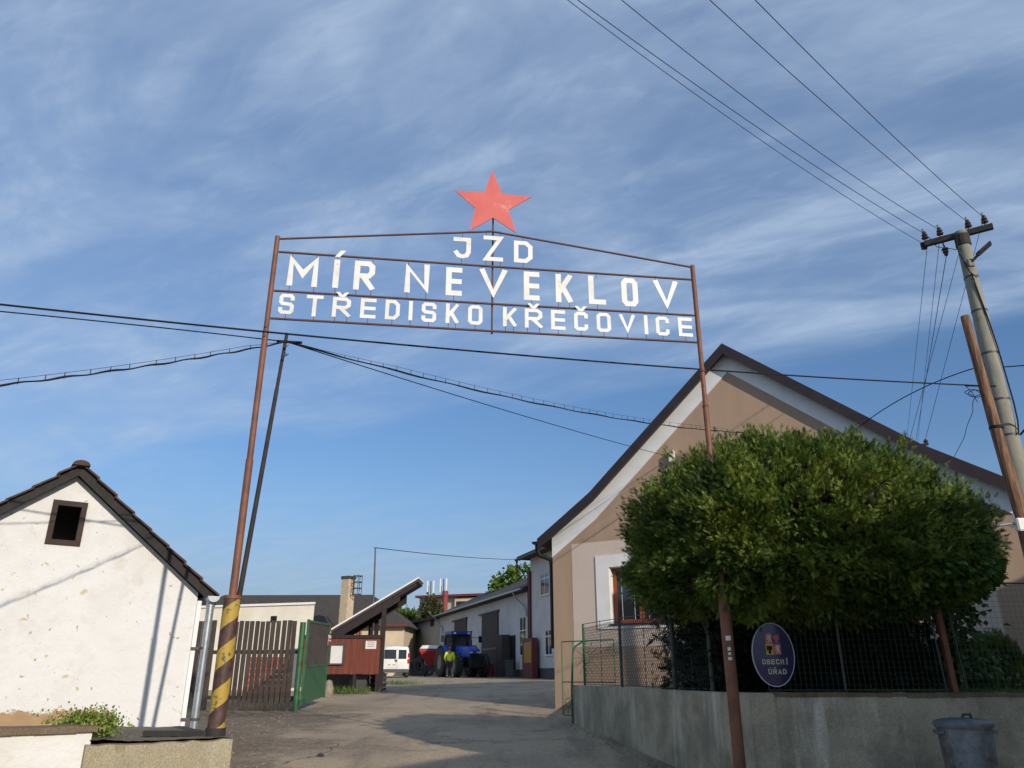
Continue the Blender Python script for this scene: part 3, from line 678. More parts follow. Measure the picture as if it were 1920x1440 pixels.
def letter_mesh(mb, ch, s0, s1, z0, z1, T, fn, depth, o):
    for i, (pts, closed) in enumerate(GLY[ch]):
        h = T / 2; w = max(s1 - s0 - T, 0); hh = z1 - z0 - T
        q = [Vector((s0 + h + x * w, z0 + h + y * hh)) for x, y in pts] if ch != 'I' else [Vector(((s0 + s1) / 2, z0 + h + y * hh)) for x, y in pts]
        if not closed:
            d = (q[0] - q[1]).normalized(); q[0] = q[0] + d * h * .95; d = (q[-1] - q[-2]).normalized(); q[-1] = q[-1] + d * h * .95
        Lp, Rp = miter(q, h, closed); n = len(q)
        for v_ in Lp + Rp: v_.y = min(max(v_.y, z0 - .001), z1 + .001); v_.x = min(max(v_.x, s0 - .01), s1 + .01); oo = o + i * .0012
        for k in range(n if closed else n - 1):
            k2 = (k + 1) % n
            mb.box8([fn(*Lp[k], oo), fn(*Lp[k2], oo), fn(*Rp[k2], oo), fn(*Rp[k], oo), fn(*Lp[k], oo + depth), fn(*Lp[k2], oo + depth), fn(*Rp[k2], oo + depth), fn(*Rp[k], oo + depth)])
def A4(x, y): return 480 + x / 4, 300 + y / 4
def B4(x, y): return 900 + x / 4, 300 + y / 4
LT = [  # char, zoom, x left, x right, y top, y bottom, row
 ('J', A4, 1475, 1612, 588, 752, 0), ('Z', B4, 22, 172, 577, 772, 0), ('D', B4, 252, 392, 615, 785, 0),
 ('M', A4, 228, 482, 725, 962, 1), ('I', A4, 577, 630, 752, 974, 1), ('R', A4, 727, 900, 765, 990, 1), ('N', A4, 1110, 1305, 785, 1012, 1), ('E', A4, 1420, 1548, 812, 1030, 1),
 ('V', A4, 1672, 1880, 822, 1047, 1), ('E', B4, 325, 445, 845, 1065, 1), ('K', B4, 562, 690, 862, 1082, 1), ('L', B4, 805, 942, 875, 1095, 1), ('O', B4, 1050, 1185, 893, 1110, 1), ('V', B4, 1290, 1490, 908, 1130, 1),
 ('S', A4, 165, 298, 1010, 1168, 2), ('T', A4, 368, 512, 1020, 1188, 2), ('R', A4, 568, 718, 1036, 1192, 2), ('E', A4, 778, 907, 1045, 1200, 2), ('D', A4, 965, 1083, 1055, 1210, 2), ('I', A4, 1146, 1174, 1062, 1216, 2),
 ('S', A4, 1238, 1355, 1075, 1228, 2), ('K', A4, 1420, 1520, 1082, 1238, 2), ('O', A4, 1588, 1698, 1095, 1248, 2),
 ('K', B4, 170, 270, 1110, 1262, 2), ('R', B4, 333, 465, 1122, 1273, 2), ('E', B4, 528, 638, 1132, 1285, 2), ('C', B4, 700, 808, 1145, 1292, 2), ('O', B4, 867, 980, 1152, 1302, 2), ('V', B4, 1035, 1162, 1162, 1312, 2),
 ('I', B4, 1225, 1254, 1170, 1320, 2), ('C', B4, 1308, 1418, 1180, 1328, 2), ('E', B4, 1475, 1592, 1187, 1335, 2)]
row_z = {0: (0, 0, 0), 1: (0, 0, 0), 2: (0, 0, 0)}
for (ch, zf, x0, x1, yt, yb, row) in LT:
    L0, T0 = zf(x0, yt); R1, B1 = zf(x1, yb)
    if L0 < 940: sa = G.hit(L0, B1)[0]; sb = G.hit(R1, T0)[0]
    else: sa = G.hit(L0, T0)[0]; sb = G.hit(R1, B1)[0]
    zt = G.hit((L0 + R1) / 2, T0 + 1)[1]; zb = G.hit((L0 + R1) / 2, B1 - 1)[1]
    if ch == 'V': sa += .004
    T = {0: .049, 1: .059, 2: .039}[row]
    mb = MB(); letter_mesh(mb, ch, sa, sb, zb, zt, T, lambda a, b, o: gpt(a, b, o), .006, .024)
    if ch == 'I' and row == 1:
        a, b = (sa + sb) / 2, zt + .028
        mb.prism([(a - .03, b), (a + .022, b), (a + .085, b + .08), (a + .028, b + .08)], lambda p, q: gpt(p, q, .027), lambda p, q: gpt(p, q, .034))
    if row == 2 and (x0, ch) in ((568, 'R'), (333, 'R'), (700, 'C')):
        a, b = (sa + sb) / 2, 3.672
        mb.prism([(a - .068, b + .03), (a - .03, b + .03), (a, b + .0), (a + .03, b + .03), (a + .068, b + .03), (a + .018, b - .032), (a - .018, b - .032)], lambda p, q: gpt(p, q, .027), lambda p, q: gpt(p, q, .034))
    lo = mb.build('letter', m_letter, gate)
    up = {0: 4.58 - abs((sa + sb) / 2 - GW / 2) * .12, 1: 4.14, 2: 3.69}[row]; dn = {0: 4.14, 1: 3.69, 2: 3.37}[row]
    xs = [(sa + sb) / 2] if ch in 'IJTCODSEL' else [sa + .03, sb - .03]
    for x in xs:
        if ch != 'A' : MB().tube([gpt(x, zt - .02, .02), gpt(x, up, .012)], .0032, 5).build('hanger_wire', m_rustdark, lo)
    for x in ([(sa + sb) / 2] if ch in 'IJTCODSELV' else [sa + .03, sb - .03]): MB().tube([gpt(x, zb + .02, .02), gpt(x, dn, .012)], .0032, 5).build('hanger_wire', m_rustdark, lo)
# star
m_star = M('faded_red_paint', (.60, .12, .10), (.56, .10, .085), .6, 4, c3=(.66, .24, .20), s3=6, l3=.56, h3=.75, bmp=.05)
sc = (2.285, 4.915)
tips = [G.hit(923, 322), G.hit(996, 372), G.hit(967, 439), G.hit(880, 435), G.hit(853, 360)]
innr = [G.hit(941, 366), G.hit(953, 396), G.hit(924, 411), G.hit(891, 393), G.hit(908, 363)]
poly = []
for a, b in zip(tips, innr): poly += [a, b]
stm = MB(); n = 10
front = [gpt(a, b, .030) for a, b in poly]; back = [gpt(a, b, .020) for a, b in poly]; cf = gpt(sc[0], sc[1], .0315); cb_ = gpt(sc[0], sc[1], .020)
vs = front + back + [cf, cb_]; fs = []
for i in range(n): j = (i + 1) % n; fs += [(i, j, 20), (10 + j, 10 + i, 21), (i, 10 + i, 10 + j, j)]
stm.add(vs, fs); stm.build('star', m_star, gate)

# black slanting pole behind the left post
bp0 = Vector((-2.63, 7.30, -1.15)); bpt = onY(538, 625, 7.42)
bp = thing('black_wire_pole', bp0, 'thin black pole leaning behind the left gate post and carrying cables', 'pole')
MB().tube([bp0, bp0.lerp(bpt, .5), bp0.lerp(bpt, .86)], [.027, .024, .021], 10).tube([bp0.lerp(bpt, .84), bpt], .018, 10).build('pole', m_blackpole, bp, True)
hk = onY(538, 641, 7.42)
cw = MB().tube([hk + Vector((-.10, -.02, 0)), hk + Vector((.16, 0, -.01))], .015, 8)
c0 = onY(534, 660, 7.42); cw.tube([c0, c0 + Vector((.03, -.03, -.04)), c0 + Vector((.0, -.03, -.08))], .004, 5).tube([c0 + Vector((.02, -.03, -.06)), c0 + Vector((.05, -.02, -.03))], .004, 5).tube([c0 + Vector((.0, -.03, .02)), c0 + Vector((.04, -.03, .07))], .003, 5)
cw.build('cable_clamp', m_black, bp)

# ================================================================== CABLES
def cable_pts(A, B, midpx, n=40):
    A, B = Vector(A), Vector(B); d = B - A; hd = Vector((d.x, d.y, 0)); Lh = hd.length; P = Plane((A.x, A.y), (B.x, B.y))
    sg = 0
    if midpx:
        s, z = P.hit(*midpx); t = s / Lh; sg = (A.z + d.z * t - z) / max(4 * t * (1 - t), .02)
    return [A + d * t - Vector((0, 0, 4 * sg * t * (1 - t))) for t in np.linspace(0, 1, n)]
def cable3(A, toward, px1, px2, ext=1.5, n=60):
    A = Vector(A); T = Vector(toward); P = Plane((A.x, A.y), (T.x, T.y)); (s1, z1), (s2, z2) = P.hit(*px1), P.hit(*px2)
    y1, y2 = (z1 - A.z) / s1, (z2 - A.z) / s2; c = (y1 - y2) / (s1 - s2); b = y1 - c * s1; S_ = s1 * ext
    return [P.pt(q, A.z + b * q + c * q * q) for q in np.linspace(0, S_, n)]
def lay(pts, r, name, label, group=None): return tag(MB().tube(pts, r, 6).build(name, m_black, origin=pts[0]), label, 'cable', group)
def cable(A, B, mid, r, name, label, group=None, mat=m_black):
    pts = cable_pts(A, B, mid); o = MB().tube(pts, r, 6).build(name, mat, origin=pts[0]); return tag(o, label, 'cable', group)
wpA = onY(1836, 723, 10.35)
def beyond(p, q, k): return Vector(p) + (Vector(q) - Vector(p)) * k
lay(cable3(wpA, onY(0, 571, 6.2), (2, 571), (930, 662), 1.4), .0098, 'cable', 'thick black cable crossing the whole picture from left edge to the wooden pole')
lay(cable3(hk, onY(0, 584, 6.0), (2, 584), (280, 612), 1.6), .0062, 'cable', 'thin black cable from the left edge to the black pole, just below the thick one')
def ladder(A, B, mid, gap, name, label, nh, r=.013, pts=None):
    pts = pts or cable_pts(A, B, mid, 60); t = thing(name, pts[0], label, 'cable')
    MB().tube([p + Vector((0, 0, .006 * math.sin(i * 1.1))) for i, p in enumerate(pts)], [r * (1 + .22 * math.sin(i * .9)) for i in range(60)], 6).build('cable_bundle', m_black, t)
    m = len(pts); mw = [p + Vector((0, 0, gap * (1 + .5 * i / m * (nh > 20)) * min(1, i / 8, (m - 1 - i) / 8))) for i, p in enumerate(pts)]
    MB().tube(mw, .0022, 5).build('messenger_wire', m_black, t)
    k = 4.0
    while k < m - 3:
        i = int(k); f_ = k - i; a, b = pts[i].lerp(pts[i + 1], f_), mw[i].lerp(mw[i + 1], f_)
        MB().tube([a - Vector((0, 0, .01)), b + Vector((0, 0, .004))], .0035, 5).build('hanger_clip', m_black, t); k += (m - 7) / nh * random.uniform(.7, 1.3)
ladder(None, None, None, .042, 'cable_bundle_line', 'sagging black cable bundle with hanger clips running from the black pole to the left edge', 17, .0085, cable3(hk, onY(0, 721, 5.6), (2, 722), (250, 690), 1.35))
fe = FAC.pt(4.55, 4.90, .02); fh = FAC.hit(1400, 812); ladder(hk, FAC.pt(fh[0], fh[1], .03), (900, 733), .052, 'cable_bundle_line', 'black cable bundle with hanger clips running from the black pole to the brown gable', 42, .0095)
fh2 = FAC.hit(1258, 858); cable(hk, FAC.pt(fh2[0] , fh2[1], .1), (900, 755), .006, 'cable', 'single black wire from the black pole to the white bracket on the brown gable')

# ------------------------------------------------------------------ concrete pole with crossarm
cpT = onY(1802, 440, 10.9); q_ = onY(1865, 705, 10.9); dcp = (q_ - cpT); cpB = cpT + dcp * ((-1.1 - cpT.z) / dcp.z)
cp = thing('concrete_power_pole', cpB, 'leaning grey concrete power pole with crossarm and insulators at the right edge', 'power pole')
MB().tube([cpB, cpB.lerp(cpT, .5), cpT], [.175, .135, .095], 20).tube([cpT, cpT + (cpT - cpB).normalized() * .05], [.1, .085], 16).build('pole', m_concpole, cp, True)
def onpole(py): k = None; \
    t = (Vector((0, 0, 0))); return t
caL = onZ(1733, 458, 6.78); caR = onZ(1862, 424, 6.78); ca_d = (caR - caL)
arm = MB().bar(caL, caR, .07, .10).bar(caL + Vector((0, .03, -.08)), caL + Vector((0, .03, .05)), .08, .05)
arm.tube([cpT + Vector((0, 0, -.22)), cpT + Vector((0, 0, -.02))], .115, 16)
arm.build('crossarm', m_blackpole, cp, bevel=.006)
ins_prof = [(0, -.06), (.012, -.06), (.012, 0), (.05, .0), (.055, .02), (.03, .04), (.045, .055), (.048, .07), (.028, .09), (.034, .11), (.022, .135), (0, .14)]
ipx = [(1733, 440), (1764, 430), (1821, 416), (1853, 404)]
tops = []
for (px, py) in ipx:
    t = (px - 1733) / 129.0; b = caL + ca_d * (t * .94 + .03) + Vector((0, 0, .10)); M_ = MB().lathe(ins_prof, b, n=12).tube([b + Vector((0, 0, .11)), b + Vector((-.03, -.01, .17)), b + Vector((-.0, 0, .19))], .008, 6)
    M_.build('insulator', m_ceramic, cp, True); tops.append(b + Vector((0, 0, .10)))
b = caL + ca_d * .26; MB().tube([b, b + Vector((.02, 0, -.18))], .012, 6).lathe([(r, -h) for r, h in ins_prof], b + Vector((.02, 0, -.17)), n=12).build('hanging_insulator', m_ceramic, cp, True)
# tap leads looping down the pole
def poleat(z): return cpB.lerp(cpT, (z - cpB.z) / (cpT.z - cpB.z))
ld = MB()
ld.tube([tops[0] + Vector((.05, 0, -.05)), tops[0] + Vector((.15, -.03, -.28)), tops[1] + Vector((.2, -.05, -.42)), poleat(6.45) + Vector((-.12, -.08, 0))], .006, 6)
ld.tube([poleat(6.75) + Vector((-.15, -.1, 0)), poleat(6.4) + Vector((-.16, -.08, 0)), poleat(6.0) + Vector((-.08, -.12, 0)), poleat(5.9) + Vector((.0, -.14, 0))], .009, 6)
ld.tube([poleat(z) + Vector((dx, dy, 0)) for z, dx, dy in ((6.0, -.06, -.11), (5.6, -.02, -.12), (5.1, .03, -.13), (4.7, .07, -.12), (4.2, .10, -.11), (3.8, .11, -.12), (3.5, .09, -.14), (3.3, .04, -.16))], .011, 6)
ld.build('down_cable', m_black, cp, True)
for z in (5.95, 5.35, 4.62, 3.86, 3.3, 2.3): c = poleat(z); r = .095 + (6.9 - z) * .0102 + .004; MB().tube([c, c + Vector((0, 0, .03))], r, 20).build('steel_band', m_steel, cp, True)
# little street light on the pole
l0 = onY(1820, 493, 10.72); l1 = onY(1838, 473, 10.6); l2 = onY(1858, 455, 10.5)
sl_ = thing('street_light', l0, 'small flat street lamp on a short arm near the top of the concrete pole', 'street lamp')
MB().tube([l0, l1], .022, 10).build('arm', m_steel, sl_, True)
MB().bar(l1 - (l2 - l1) * .1, l2, .13, .035).tube([l1 - (l2 - l1) * .3, l1 + (l2 - l1) * .3], .04, 10).build('lamp_head', m_steel, sl_, bevel=.008)
MB().box(l0, (.10, .05, .13)).build('mounting_plate', m_steel, sl_, bevel=.008)
# overhead lines towards the viewer
for k, (px, py, mx, my) in enumerate([(1086, 0, 1400, 225), (1168, 0, 1450, 223), (1333, 0, 1560, 206), (1418, 0, 1620, 203)]):
    P = tops[k]; r = ray(px, py); Q = r * (6.75 / r.z)
    lay(cable3(P, Q, (px, py + 2), (mx, my), 2.2), .0050, 'power_line', ['power line on the left end insulator of the crossarm', 'power line on the second insulator from the left of the crossarm', 'power line on the third insulator from the left of the crossarm', 'power line on the right end insulator of the crossarm'][k], 'overhead power lines to the crossarm')
P = caL + Vector((0, 0, 0)); r = ray(1066, 0); Q = r * (6.6 / r.z)
lay(cable3(P, Q, (1067, 2), (1398, 243), 2.2), .0042, 'power_line', 'thinnest lowest power line ending on the left tip of the crossarm', 'overhead power lines to the crossarm')
# lines down behind the house and to the roof bracket
for k, (px, py, Y, lab) in enumerate([(1699, 835, 26, 'leftmost thin wire dropping from the crossarm behind the brown roof'), (1715, 838, 26, 'second thin wire dropping from the crossarm behind the brown roof'), (1719, 842, 26, 'third thin wire dropping from the crossarm behind the brown roof')]):
    s_ = [caL + Vector((.04, 0, -.05)), caL + ca_d * .26 + Vector((.02, 0, -.3)), tops[1] + Vector((0, 0, -.1))][k]
    cable(s_, onY(px, py, Y), None, .0045 if k != 1 else .006, 'drop_wire', lab, 'thin wires dropping from the crossarm')
cable(tops[2], rb + Vector((-.2, -.02, .2)), None, .0045, 'drop_wire', 'thin wire from the crossarm to the left insulator of the roof bracket', 'thin wires dropping from the crossarm')
cable(tops[3], rb + Vector((.1, -.02, .2)), None, .0045, 'drop_wire', 'thin wire from the right crossarm end to the right insulator of the roof bracket', 'thin wires dropping from the crossarm')
e = FAC.hit(1606, 806); cable(poleat(4.45) + Vector((-.12, 0, 0)), FAC.pt(e[0], e[1], .05), (1735, 725), .0085, 'service_cable', 'black service cable from the concrete pole down to the brown gable')
pr = poleat(4.35); cable(pr + Vector((.13, -.05, .05)), onY(2050, 676, 10.0), None, .009, 'cable', 'upper black cable leaving the concrete pole to the right edge')
pr = poleat(3.32); cable(pr + Vector((.14, -.05, .0)), onY(2060, 646, 9.5), None, .014, 'cable', 'lower thick black cable leaving the concrete pole to the right edge')
# wooden pole
wT = onY(1809, 593, 10.35); w2 = onY(1912, 958, 10.35); d = w2 - wT; wB = wT + d * ((-1.1 - wT.z) / d.z)
wp_ = thing('wooden_pole', wB, 'weathered reddish wooden pole leaning in front of the concrete pole', 'wooden pole')
MB().tube([wB, wB.lerp(wT, .35) + Vector((.01, 0, 0)), wB.lerp(wT, .7) + Vector((-.012, 0, 0)), wT], [.105, .09, .078, .062], 16).build('pole', m_woodpole, wp_, True)
def wat(z): return wB.lerp(wT, (z - wB.z) / (wT.z - wB.z))
h = MB().tube([wat(3.25), wat(3.25) + Vector((0, 0, .04))], .092, 14).tube([wpA + Vector((-.2, 0, 0)), wpA + Vector((.3, .1, .03))], .014, 8)
for k in range(2):
    cc = wpA + Vector((-.08 - .05 * k, -.02, -.13)); ring = [cc + Vector((.11 * math.cos(t), .02 * math.sin(3 * t), .05 * math.sin(t) + .01 * k)) for t in np.linspace(0, 2 * math.pi, 20)]; h.tube(ring, .006, 5)
h.tube([wpA + Vector((-.2, 0, 0)), wpA + Vector((-.12, 0, -.12)), wpA + Vector((-.08, 0, -.26))], .005, 5)
h.build('wire_fitting', m_black, wp_)
bz = onY(1868, 986, 10.1); b2 = onY(1903, 981, 10.25); MB().tube([bz, b2], .018, 8).tube([b2 + Vector((0, 0, -.06)), b2 + Vector((0, 0, .12))], .012, 6).build('steel_arm', m_galv, wp_, True)
bx = onY(1914, 984, 10.2); MB().box(bx, (.13, .1, .17)).build('junction_box', m_vanwhite, wp_, bevel=.012)
wg = [onY(1826, 745, 10.3), onY(1824, 770, 10.8), onY(1812, 800, 11.6), onY(1806, 820, 12.3), onY(1795, 849, 13.3)]
wg2 = []
for a, b in zip(wg, wg[1:]):
    for t in (0, .33, .66): wg2.append(a.lerp(b, t) + Vector((random.uniform(-.015, .015), 0, random.uniform(-.01, .01))))
wg2.append(FAC.pt(8.35, roof_z(8.35, ROOF), -.2))
tag(MB().tube(wg2, .005, 5).build('kinked_wire', m_black, origin=wg2[0]), 'short kinked wire dangling from the wooden pole to the brown roof edge', 'cable')

# ================================================================== GARDEN WALL, FENCES, OVAL SIGN
WA = Vector((1.07, 14.5)); WBd = Vector((2.30, 7.9)); LWP = Plane(tuple(WA), tuple(WBd))
zt_ = -.17
gw = thing('garden_wall', (2.4, 7.9, -1.2), 'weathered grey concrete retaining wall running round the garden of the brown house', 'retaining wall')
mb = MB(); n_ = 30
mb.pb(LWP, 0, LWP.L - .02, -1.5, zt_, -.28, 0); mb.build('side_wall', m_conc, gw, bevel=.01)
mb = MB(); mb.bb((2.31, 7.905, -1.6), (11, 8.18, zt_ - .004)); mb.build('front_wall', m_conc, gw, bevel=.012)
mb = MB(); mb.bb((2.255, 7.86, -1.6), (2.50, 8.2, zt_ + .006)); mb.build('corner_pier', m_conc, gw, bevel=.012)
mt_ = MB()
for k in range(60): x_ = 2.52 + k * .14; mt_.bb((x_, 7.897 + random.uniform(-.004, .004), zt_ - .02 - random.uniform(0, .02)), (x_ + .1399, 8.185, zt_ + random.uniform(.004, .016)))
mt_.build('mossy_top', m_moss, gw)
# lawn behind the wall
nb = -LWP.n
lawn = MB(); lz = -.215
o2 = [LWP.pt(0, lz, -.28), LWP.pt(LWP.L, lz, -.28), Vector((2.55, 8.17, lz)), Vector((16, 8.17, lz)), Vector((16, 13, lz)), FAC.pt(W, lz, .0), FAC.pt(.9, lz, .0)]
b2_ = [Vector((p.x, p.y, -1.3)) for p in o2]
lawn.add(o2 + b2_, [tuple(range(7)), tuple(reversed(range(7, 14)))] + [(i, (i + 1) % 7, (i + 1) % 7 + 7, i + 7) for i in range(7)])
tag(lawn.build('lawn', m_grass, origin=(0, 0, 0)), kind='structure')
n = 5000
P = np.stack([rng.uniform(3.6, 6.5, n), rng.uniform(8.2, 11.5, n), np.full(n, lz)], 1); D = rng.normal(size=(n, 3)) * .3 + np.array([0, 0, 1.])
tag(leaf_object('grass', P, D, rng.uniform(.05, .12, n), m_fartree, None, 'blade', origin=(5, 9, lz)), kind='stuff')

def chain_link(P, s0, s1, z0, z1, pitch, r, mat, parent, name='mesh', wires='diamond', o=0.0):
    mb = MB(); H = z1 - z0; L_ = s1 - s0
    def wire(a, za, b, zb, oo):
        A, B = P.pt(a, za, oo), P.pt(b, zb, oo); mb.tube([A, B], r, 3, False)
    if wires == 'diamond':
        k = -int(H * 1.0 / pitch) - 1
        slope = 1.15
        x = s0 - H / slope
        while x < s1:
            a, b = x, x + H / slope; za, zb = z0, z1
            for flip in (0, 1):
                aa, bb_, z_a, z_b = a, b, z0, z1
                if aa < s0: z_a = z0 + (s0 - aa) * slope; aa = s0
                if bb_ > s1: z_b = z1 - (bb_ - s1) * slope; bb_ = s1
                if bb_ - aa > .01:
                    if flip: wire(aa, z1 - (z_a - z0), bb_, z0 + (z1 - z_b), o + .003)
                    else: wire(aa, z_a, bb_, z_b, o - .003)
            x += pitch
    else:
        x = s0
        while x < s1: wire(x, z0, x, z1, o + .002); x += pitch
        z = z0
        while z <= z1: wire(s0, z, s1, z, o - .002); z += pitch * 1.0
    return mb.build(name, mat, parent)
SF = Plane(tuple(WA + Vector((.10, 0))), tuple(WBd + Vector((.10, 0))))
cf_ = thing('chain_link_fence', SF.pt(2, zt_, 0), 'green chain link fence on the side wall beside the brown house', 'fence')
def sat(px): r = ray(px, 1230); q = SF.P.dot(SF.n) / r.dot(SF.n); return (r * q - SF.P).dot(SF.t)
s1_, s2_, s3_ = sat(1095), sat(1164), sat(1263)
m_mesh = M('dark_green_wire', (.03, .05, .035), (.04, .06, .045), .5, 5, bmp=0)
posts = [(s1_, .83), (s2_, .80), (s3_, .76), (SF.L - 1.1, .74)]
for (a, b) in zip(posts, posts[1:]): chain_link(SF, a[0], b[0], zt_ + .02, min(a[1], b[1]) - .03, .075, .0034, m_mesh, cf_)
for i, (s_, h_) in enumerate(posts): MB().tube([SF.pt(s_, -.3, 0), SF.pt(s_, h_, 0)], .022 if i < 2 else .03, 10).build('post', m_green if i < 1 else m_mesh, cf_, True)
rl = MB()
for (a, b) in zip(posts, posts[1:]):
    for z in (0, 1): rl.tube([SF.pt(a[0], (a[1] if z else zt_ + .02), 0), SF.pt(b[0], (b[1] if z else zt_ + .02), 0)], .006, 6)
    m_ = (a[0] + b[0]) / 2; rl.tube([SF.pt(m_, zt_, 0), SF.pt(m_, a[1], 0)], .005, 6)
rl.build('tension_wire', m_mesh, cf_)
RF = Plane((2.40, 8.0), (11, 8.0))
m_mesh2 = M('weathered_green_wire', (.06, .09, .07), (.08, .11, .09), .5, 5, bmp=0)
wf_ = thing('wire_mesh_fence', RF.pt(2, zt_, 0), 'dark green square mesh fence along the top of the front garden wall', 'fence')
chain_link(RF, .10, 1.86, zt_ + .03, .76, .052, .0014, m_mesh2, wf_, wires='sq'); chain_link(RF, 1.98, 8, zt_ + .03, .86, .052, .0014, m_mesh2, wf_, wires='sq')
MB().tube([RF.pt(.05, .80), RF.pt(.10, zt_ + .03), RF.pt(1.86, zt_ + .03)], .008, 6).tube([RF.pt(1.98, .87), RF.pt(8, .87)], .009, 6).build('tension_wire', m_mesh, wf_)
for s_ in (1.92,): MB().bar(RF.pt(s_ - .02, zt_ - .1, .0), RF.pt(s_ - .05, .84, .0), .05, .05).build('post', m_rust, wf_)
for s_ in (1.82, 2.02): MB().tube([RF.pt(s_, zt_, .0), RF.pt(s_ - .04, .8, .0)], .009, 8).build('post', m_mesh, wf_)
for s_ in (.85, 3.5, 5.2): MB().tube([RF.pt(s_, zt_, -.02), RF.pt(s_, .84, -.02)], .014, 8).build('post', m_mesh, wf_)
# oval office sign
osx, osz = RF.hit(1449, 1227); SG = Plane((2.40, 7.965), (11, 7.965)); osx, osz = SG.hit(1450, 1227); ra, rb_ = .208, .298
sg = thing('oval_office_sign', SG.pt(osx, osz - rb_, 0), 'oval navy blue enamel sign with coat of arms and pale lettering on the garden fence', 'sign')
def dome(ax, bx, o, name, mat, dp=.014, par=sg):
    m_ = MB(); K = 48; vs = [SG.pt(osx, osz, o + dp)]; rings = [.4, .7, .9, 1.0]
    for r_ in rings:
        for k in range(K): t = 2 * math.pi * k / K; vs.append(SG.pt(osx + ax * r_ * math.cos(t), osz + bx * r_ * math.sin(t), o + dp * (1 - r_ ** 2)))
    for k in range(K): t = 2 * math.pi * k / K; vs.append(SG.pt(osx + ax * math.cos(t), osz + bx * math.sin(t), o - .012))
    fs = [(0, 1 + k, 1 + (k + 1) % K) for k in range(K)]
    for j in range(4):
        for k in range(K): a = 1 + j * K; fs.append((a + k, a + K + k, a + K + (k + 1) % K, a + (k + 1) % K))
    m_.add(vs, fs); return m_.build(name, mat, par, True)
dome(ra, rb_, 0, 'rim', m_signrim, .004)
dome(ra - .009, rb_ - .009, .003, 'enamel_face', m_sign, .012)
def sh(a0, a1, b0, b1, o0, o1, mat, name): return MB().pb(SG, osx + a0, osx + a1, osz + b0, osz + b1, o0, o1).build(name, mat, sg)
# quartered shield, tiny stylised beasts
def quart(cx, cz, cA, cB_, kind):
    w, h = .036, .050
    q = MB().pb(SG, osx + cx - w, osx + cx + w, osz + cz - h, osz + cz + h, .0165, .0185).build('shield_quarter', cA, sg)
    b = MB()
    if kind == 'eagle':
        for s in (-1, 1):
            b.prism([(0, .012), (s * .012, .030), (s * .026, .034), (s * .028, -.006), (s * .020, -.016), (s * .012, -.006), (0, -.012)], lambda x, y: SG.pt(osx + cx + x, osz + cz + y, .0187), lambda x, y: SG.pt(osx + cx + x, osz + cz + y, .0200))
        b.prism([(-.007, .0), (.007, .0), (.016, -.036), (0, -.044), (-.016, -.036)], lambda x, y: SG.pt(osx + cx + x, osz + cz + y, .0192), lambda x, y: SG.pt(osx + cx + x, osz + cz + y, .0206))
        b.prism([(-.006, .030), (.004, .038), (.006, .018), (-.005, .014)], lambda x, y: SG.pt(osx + cx + x, osz + cz + y, .0192), lambda x, y: SG.pt(osx + cx + x, osz + cz + y, .0206))
    else:
        for pl in ([(-.012, .036), (.008, .040), (.012, .020), (-.004, .016)], [(-.004, .020), (.012, .022), (.018, -.010), (.004, -.014)], [(.002, .012), (-.024, .022), (-.022, .012), (0, .002)], [(.0, -.002), (-.024, -.004), (-.020, -.014), (.004, -.010)], [(.004, -.010), (-.014, -.044), (-.004, -.044), (.012, -.016)], [(.008, -.010), (.024, -.044), (.030, -.040), (.019, -.010)], [(.018, .0), (.030, .030), (.026, .036), (.012, .010)]):
            b.prism(pl, lambda x, y: SG.pt(osx + cx + x, osz + cz + y, .0187), lambda x, y: SG.pt(osx + cx + x, osz + cz + y, .0202))
    b.build('emblem_figure', cB_, q)
quart(-.037, .150, m_emR, m_emW, 'lion'); quart(.037, .150, m_emB, m_emR, 'eagle'); quart(-.037, .049, m_emY, m_black, 'eagle'); quart(.037, .049, m_emR, m_emW, 'lion')
def word(txt, cx, cz, h, w, gap, T, fn, mat, par, accents=()):
    tot = len(txt) * w + (len(txt) - 1) * gap; x = cx - tot / 2
    m_ = MB()
    for i, ch in enumerate(txt):
        ww = w * (.45 if ch == 'I' else 1)
        letter_mesh(m_, ch, x + (w - ww) / 2, x + (w - ww) / 2 + ww, cz - h / 2, cz + h / 2, T, fn, .0015, .0165)
        for z in (cz - h / 2, cz + h / 2):      # small serifs
            if ch in 'INEBRADU' :
                for e_ in ((x, x + w) if ch in 'NAU' else (x + (w / 2 if ch == 'I' else 0),)):
                    if ch == 'A' and z > cz: continue
                    if ch == 'U' and z < cz: continue
                    xx = e_ + (T / 2 if e_ <= x + 1e-6 else (-T / 2 if ch != 'I' else 0))
                    sg_ = 1 if z < cz else -1
                    m_.add([fn(xx - T * .9, z, .0163), fn(xx + T * .9, z, .0163), fn(xx + T * .9, z + sg_ * T * .35, .0163), fn(xx - T * .9, z + sg_ * T * .35, .0163), fn(xx - T * .9, z, .0192), fn(xx + T * .9, z, .0192), fn(xx + T * .9, z + sg_ * T * .35, .0192), fn(xx - T * .9, z + sg_ * T * .35, .0192)], [(0, 3, 2, 1), (4, 5, 6, 7), (0, 1, 5, 4), (1, 2, 6, 5), (2, 3, 7, 6), (3, 0, 4, 7)])
        if (i, 'a') in accents: m_.prism([(x + w * .35, cz + h * .6), (x + w * .55, cz + h * .6), (x + w * .85, cz + h * .82), (x + w * .6, cz + h * .82)], lambda p, q: fn(p, q, .0165), lambda p, q: fn(p, q, .018))
        if (i, 'c') in accents: m_.prism([(x + w * .15, cz + h * .85), (x + w * .4, cz + h * .85), (x + w * .5, cz + h * .72), (x + w * .6, cz + h * .85), (x + w * .85, cz + h * .85), (x + w * .58, cz + h * .6), (x + w * .42, cz + h * .6)], lambda p, q: fn(p, q, .0165), lambda p, q: fn(p, q, .018))
        x += w + gap
    return m_.build('lettering', mat, par)
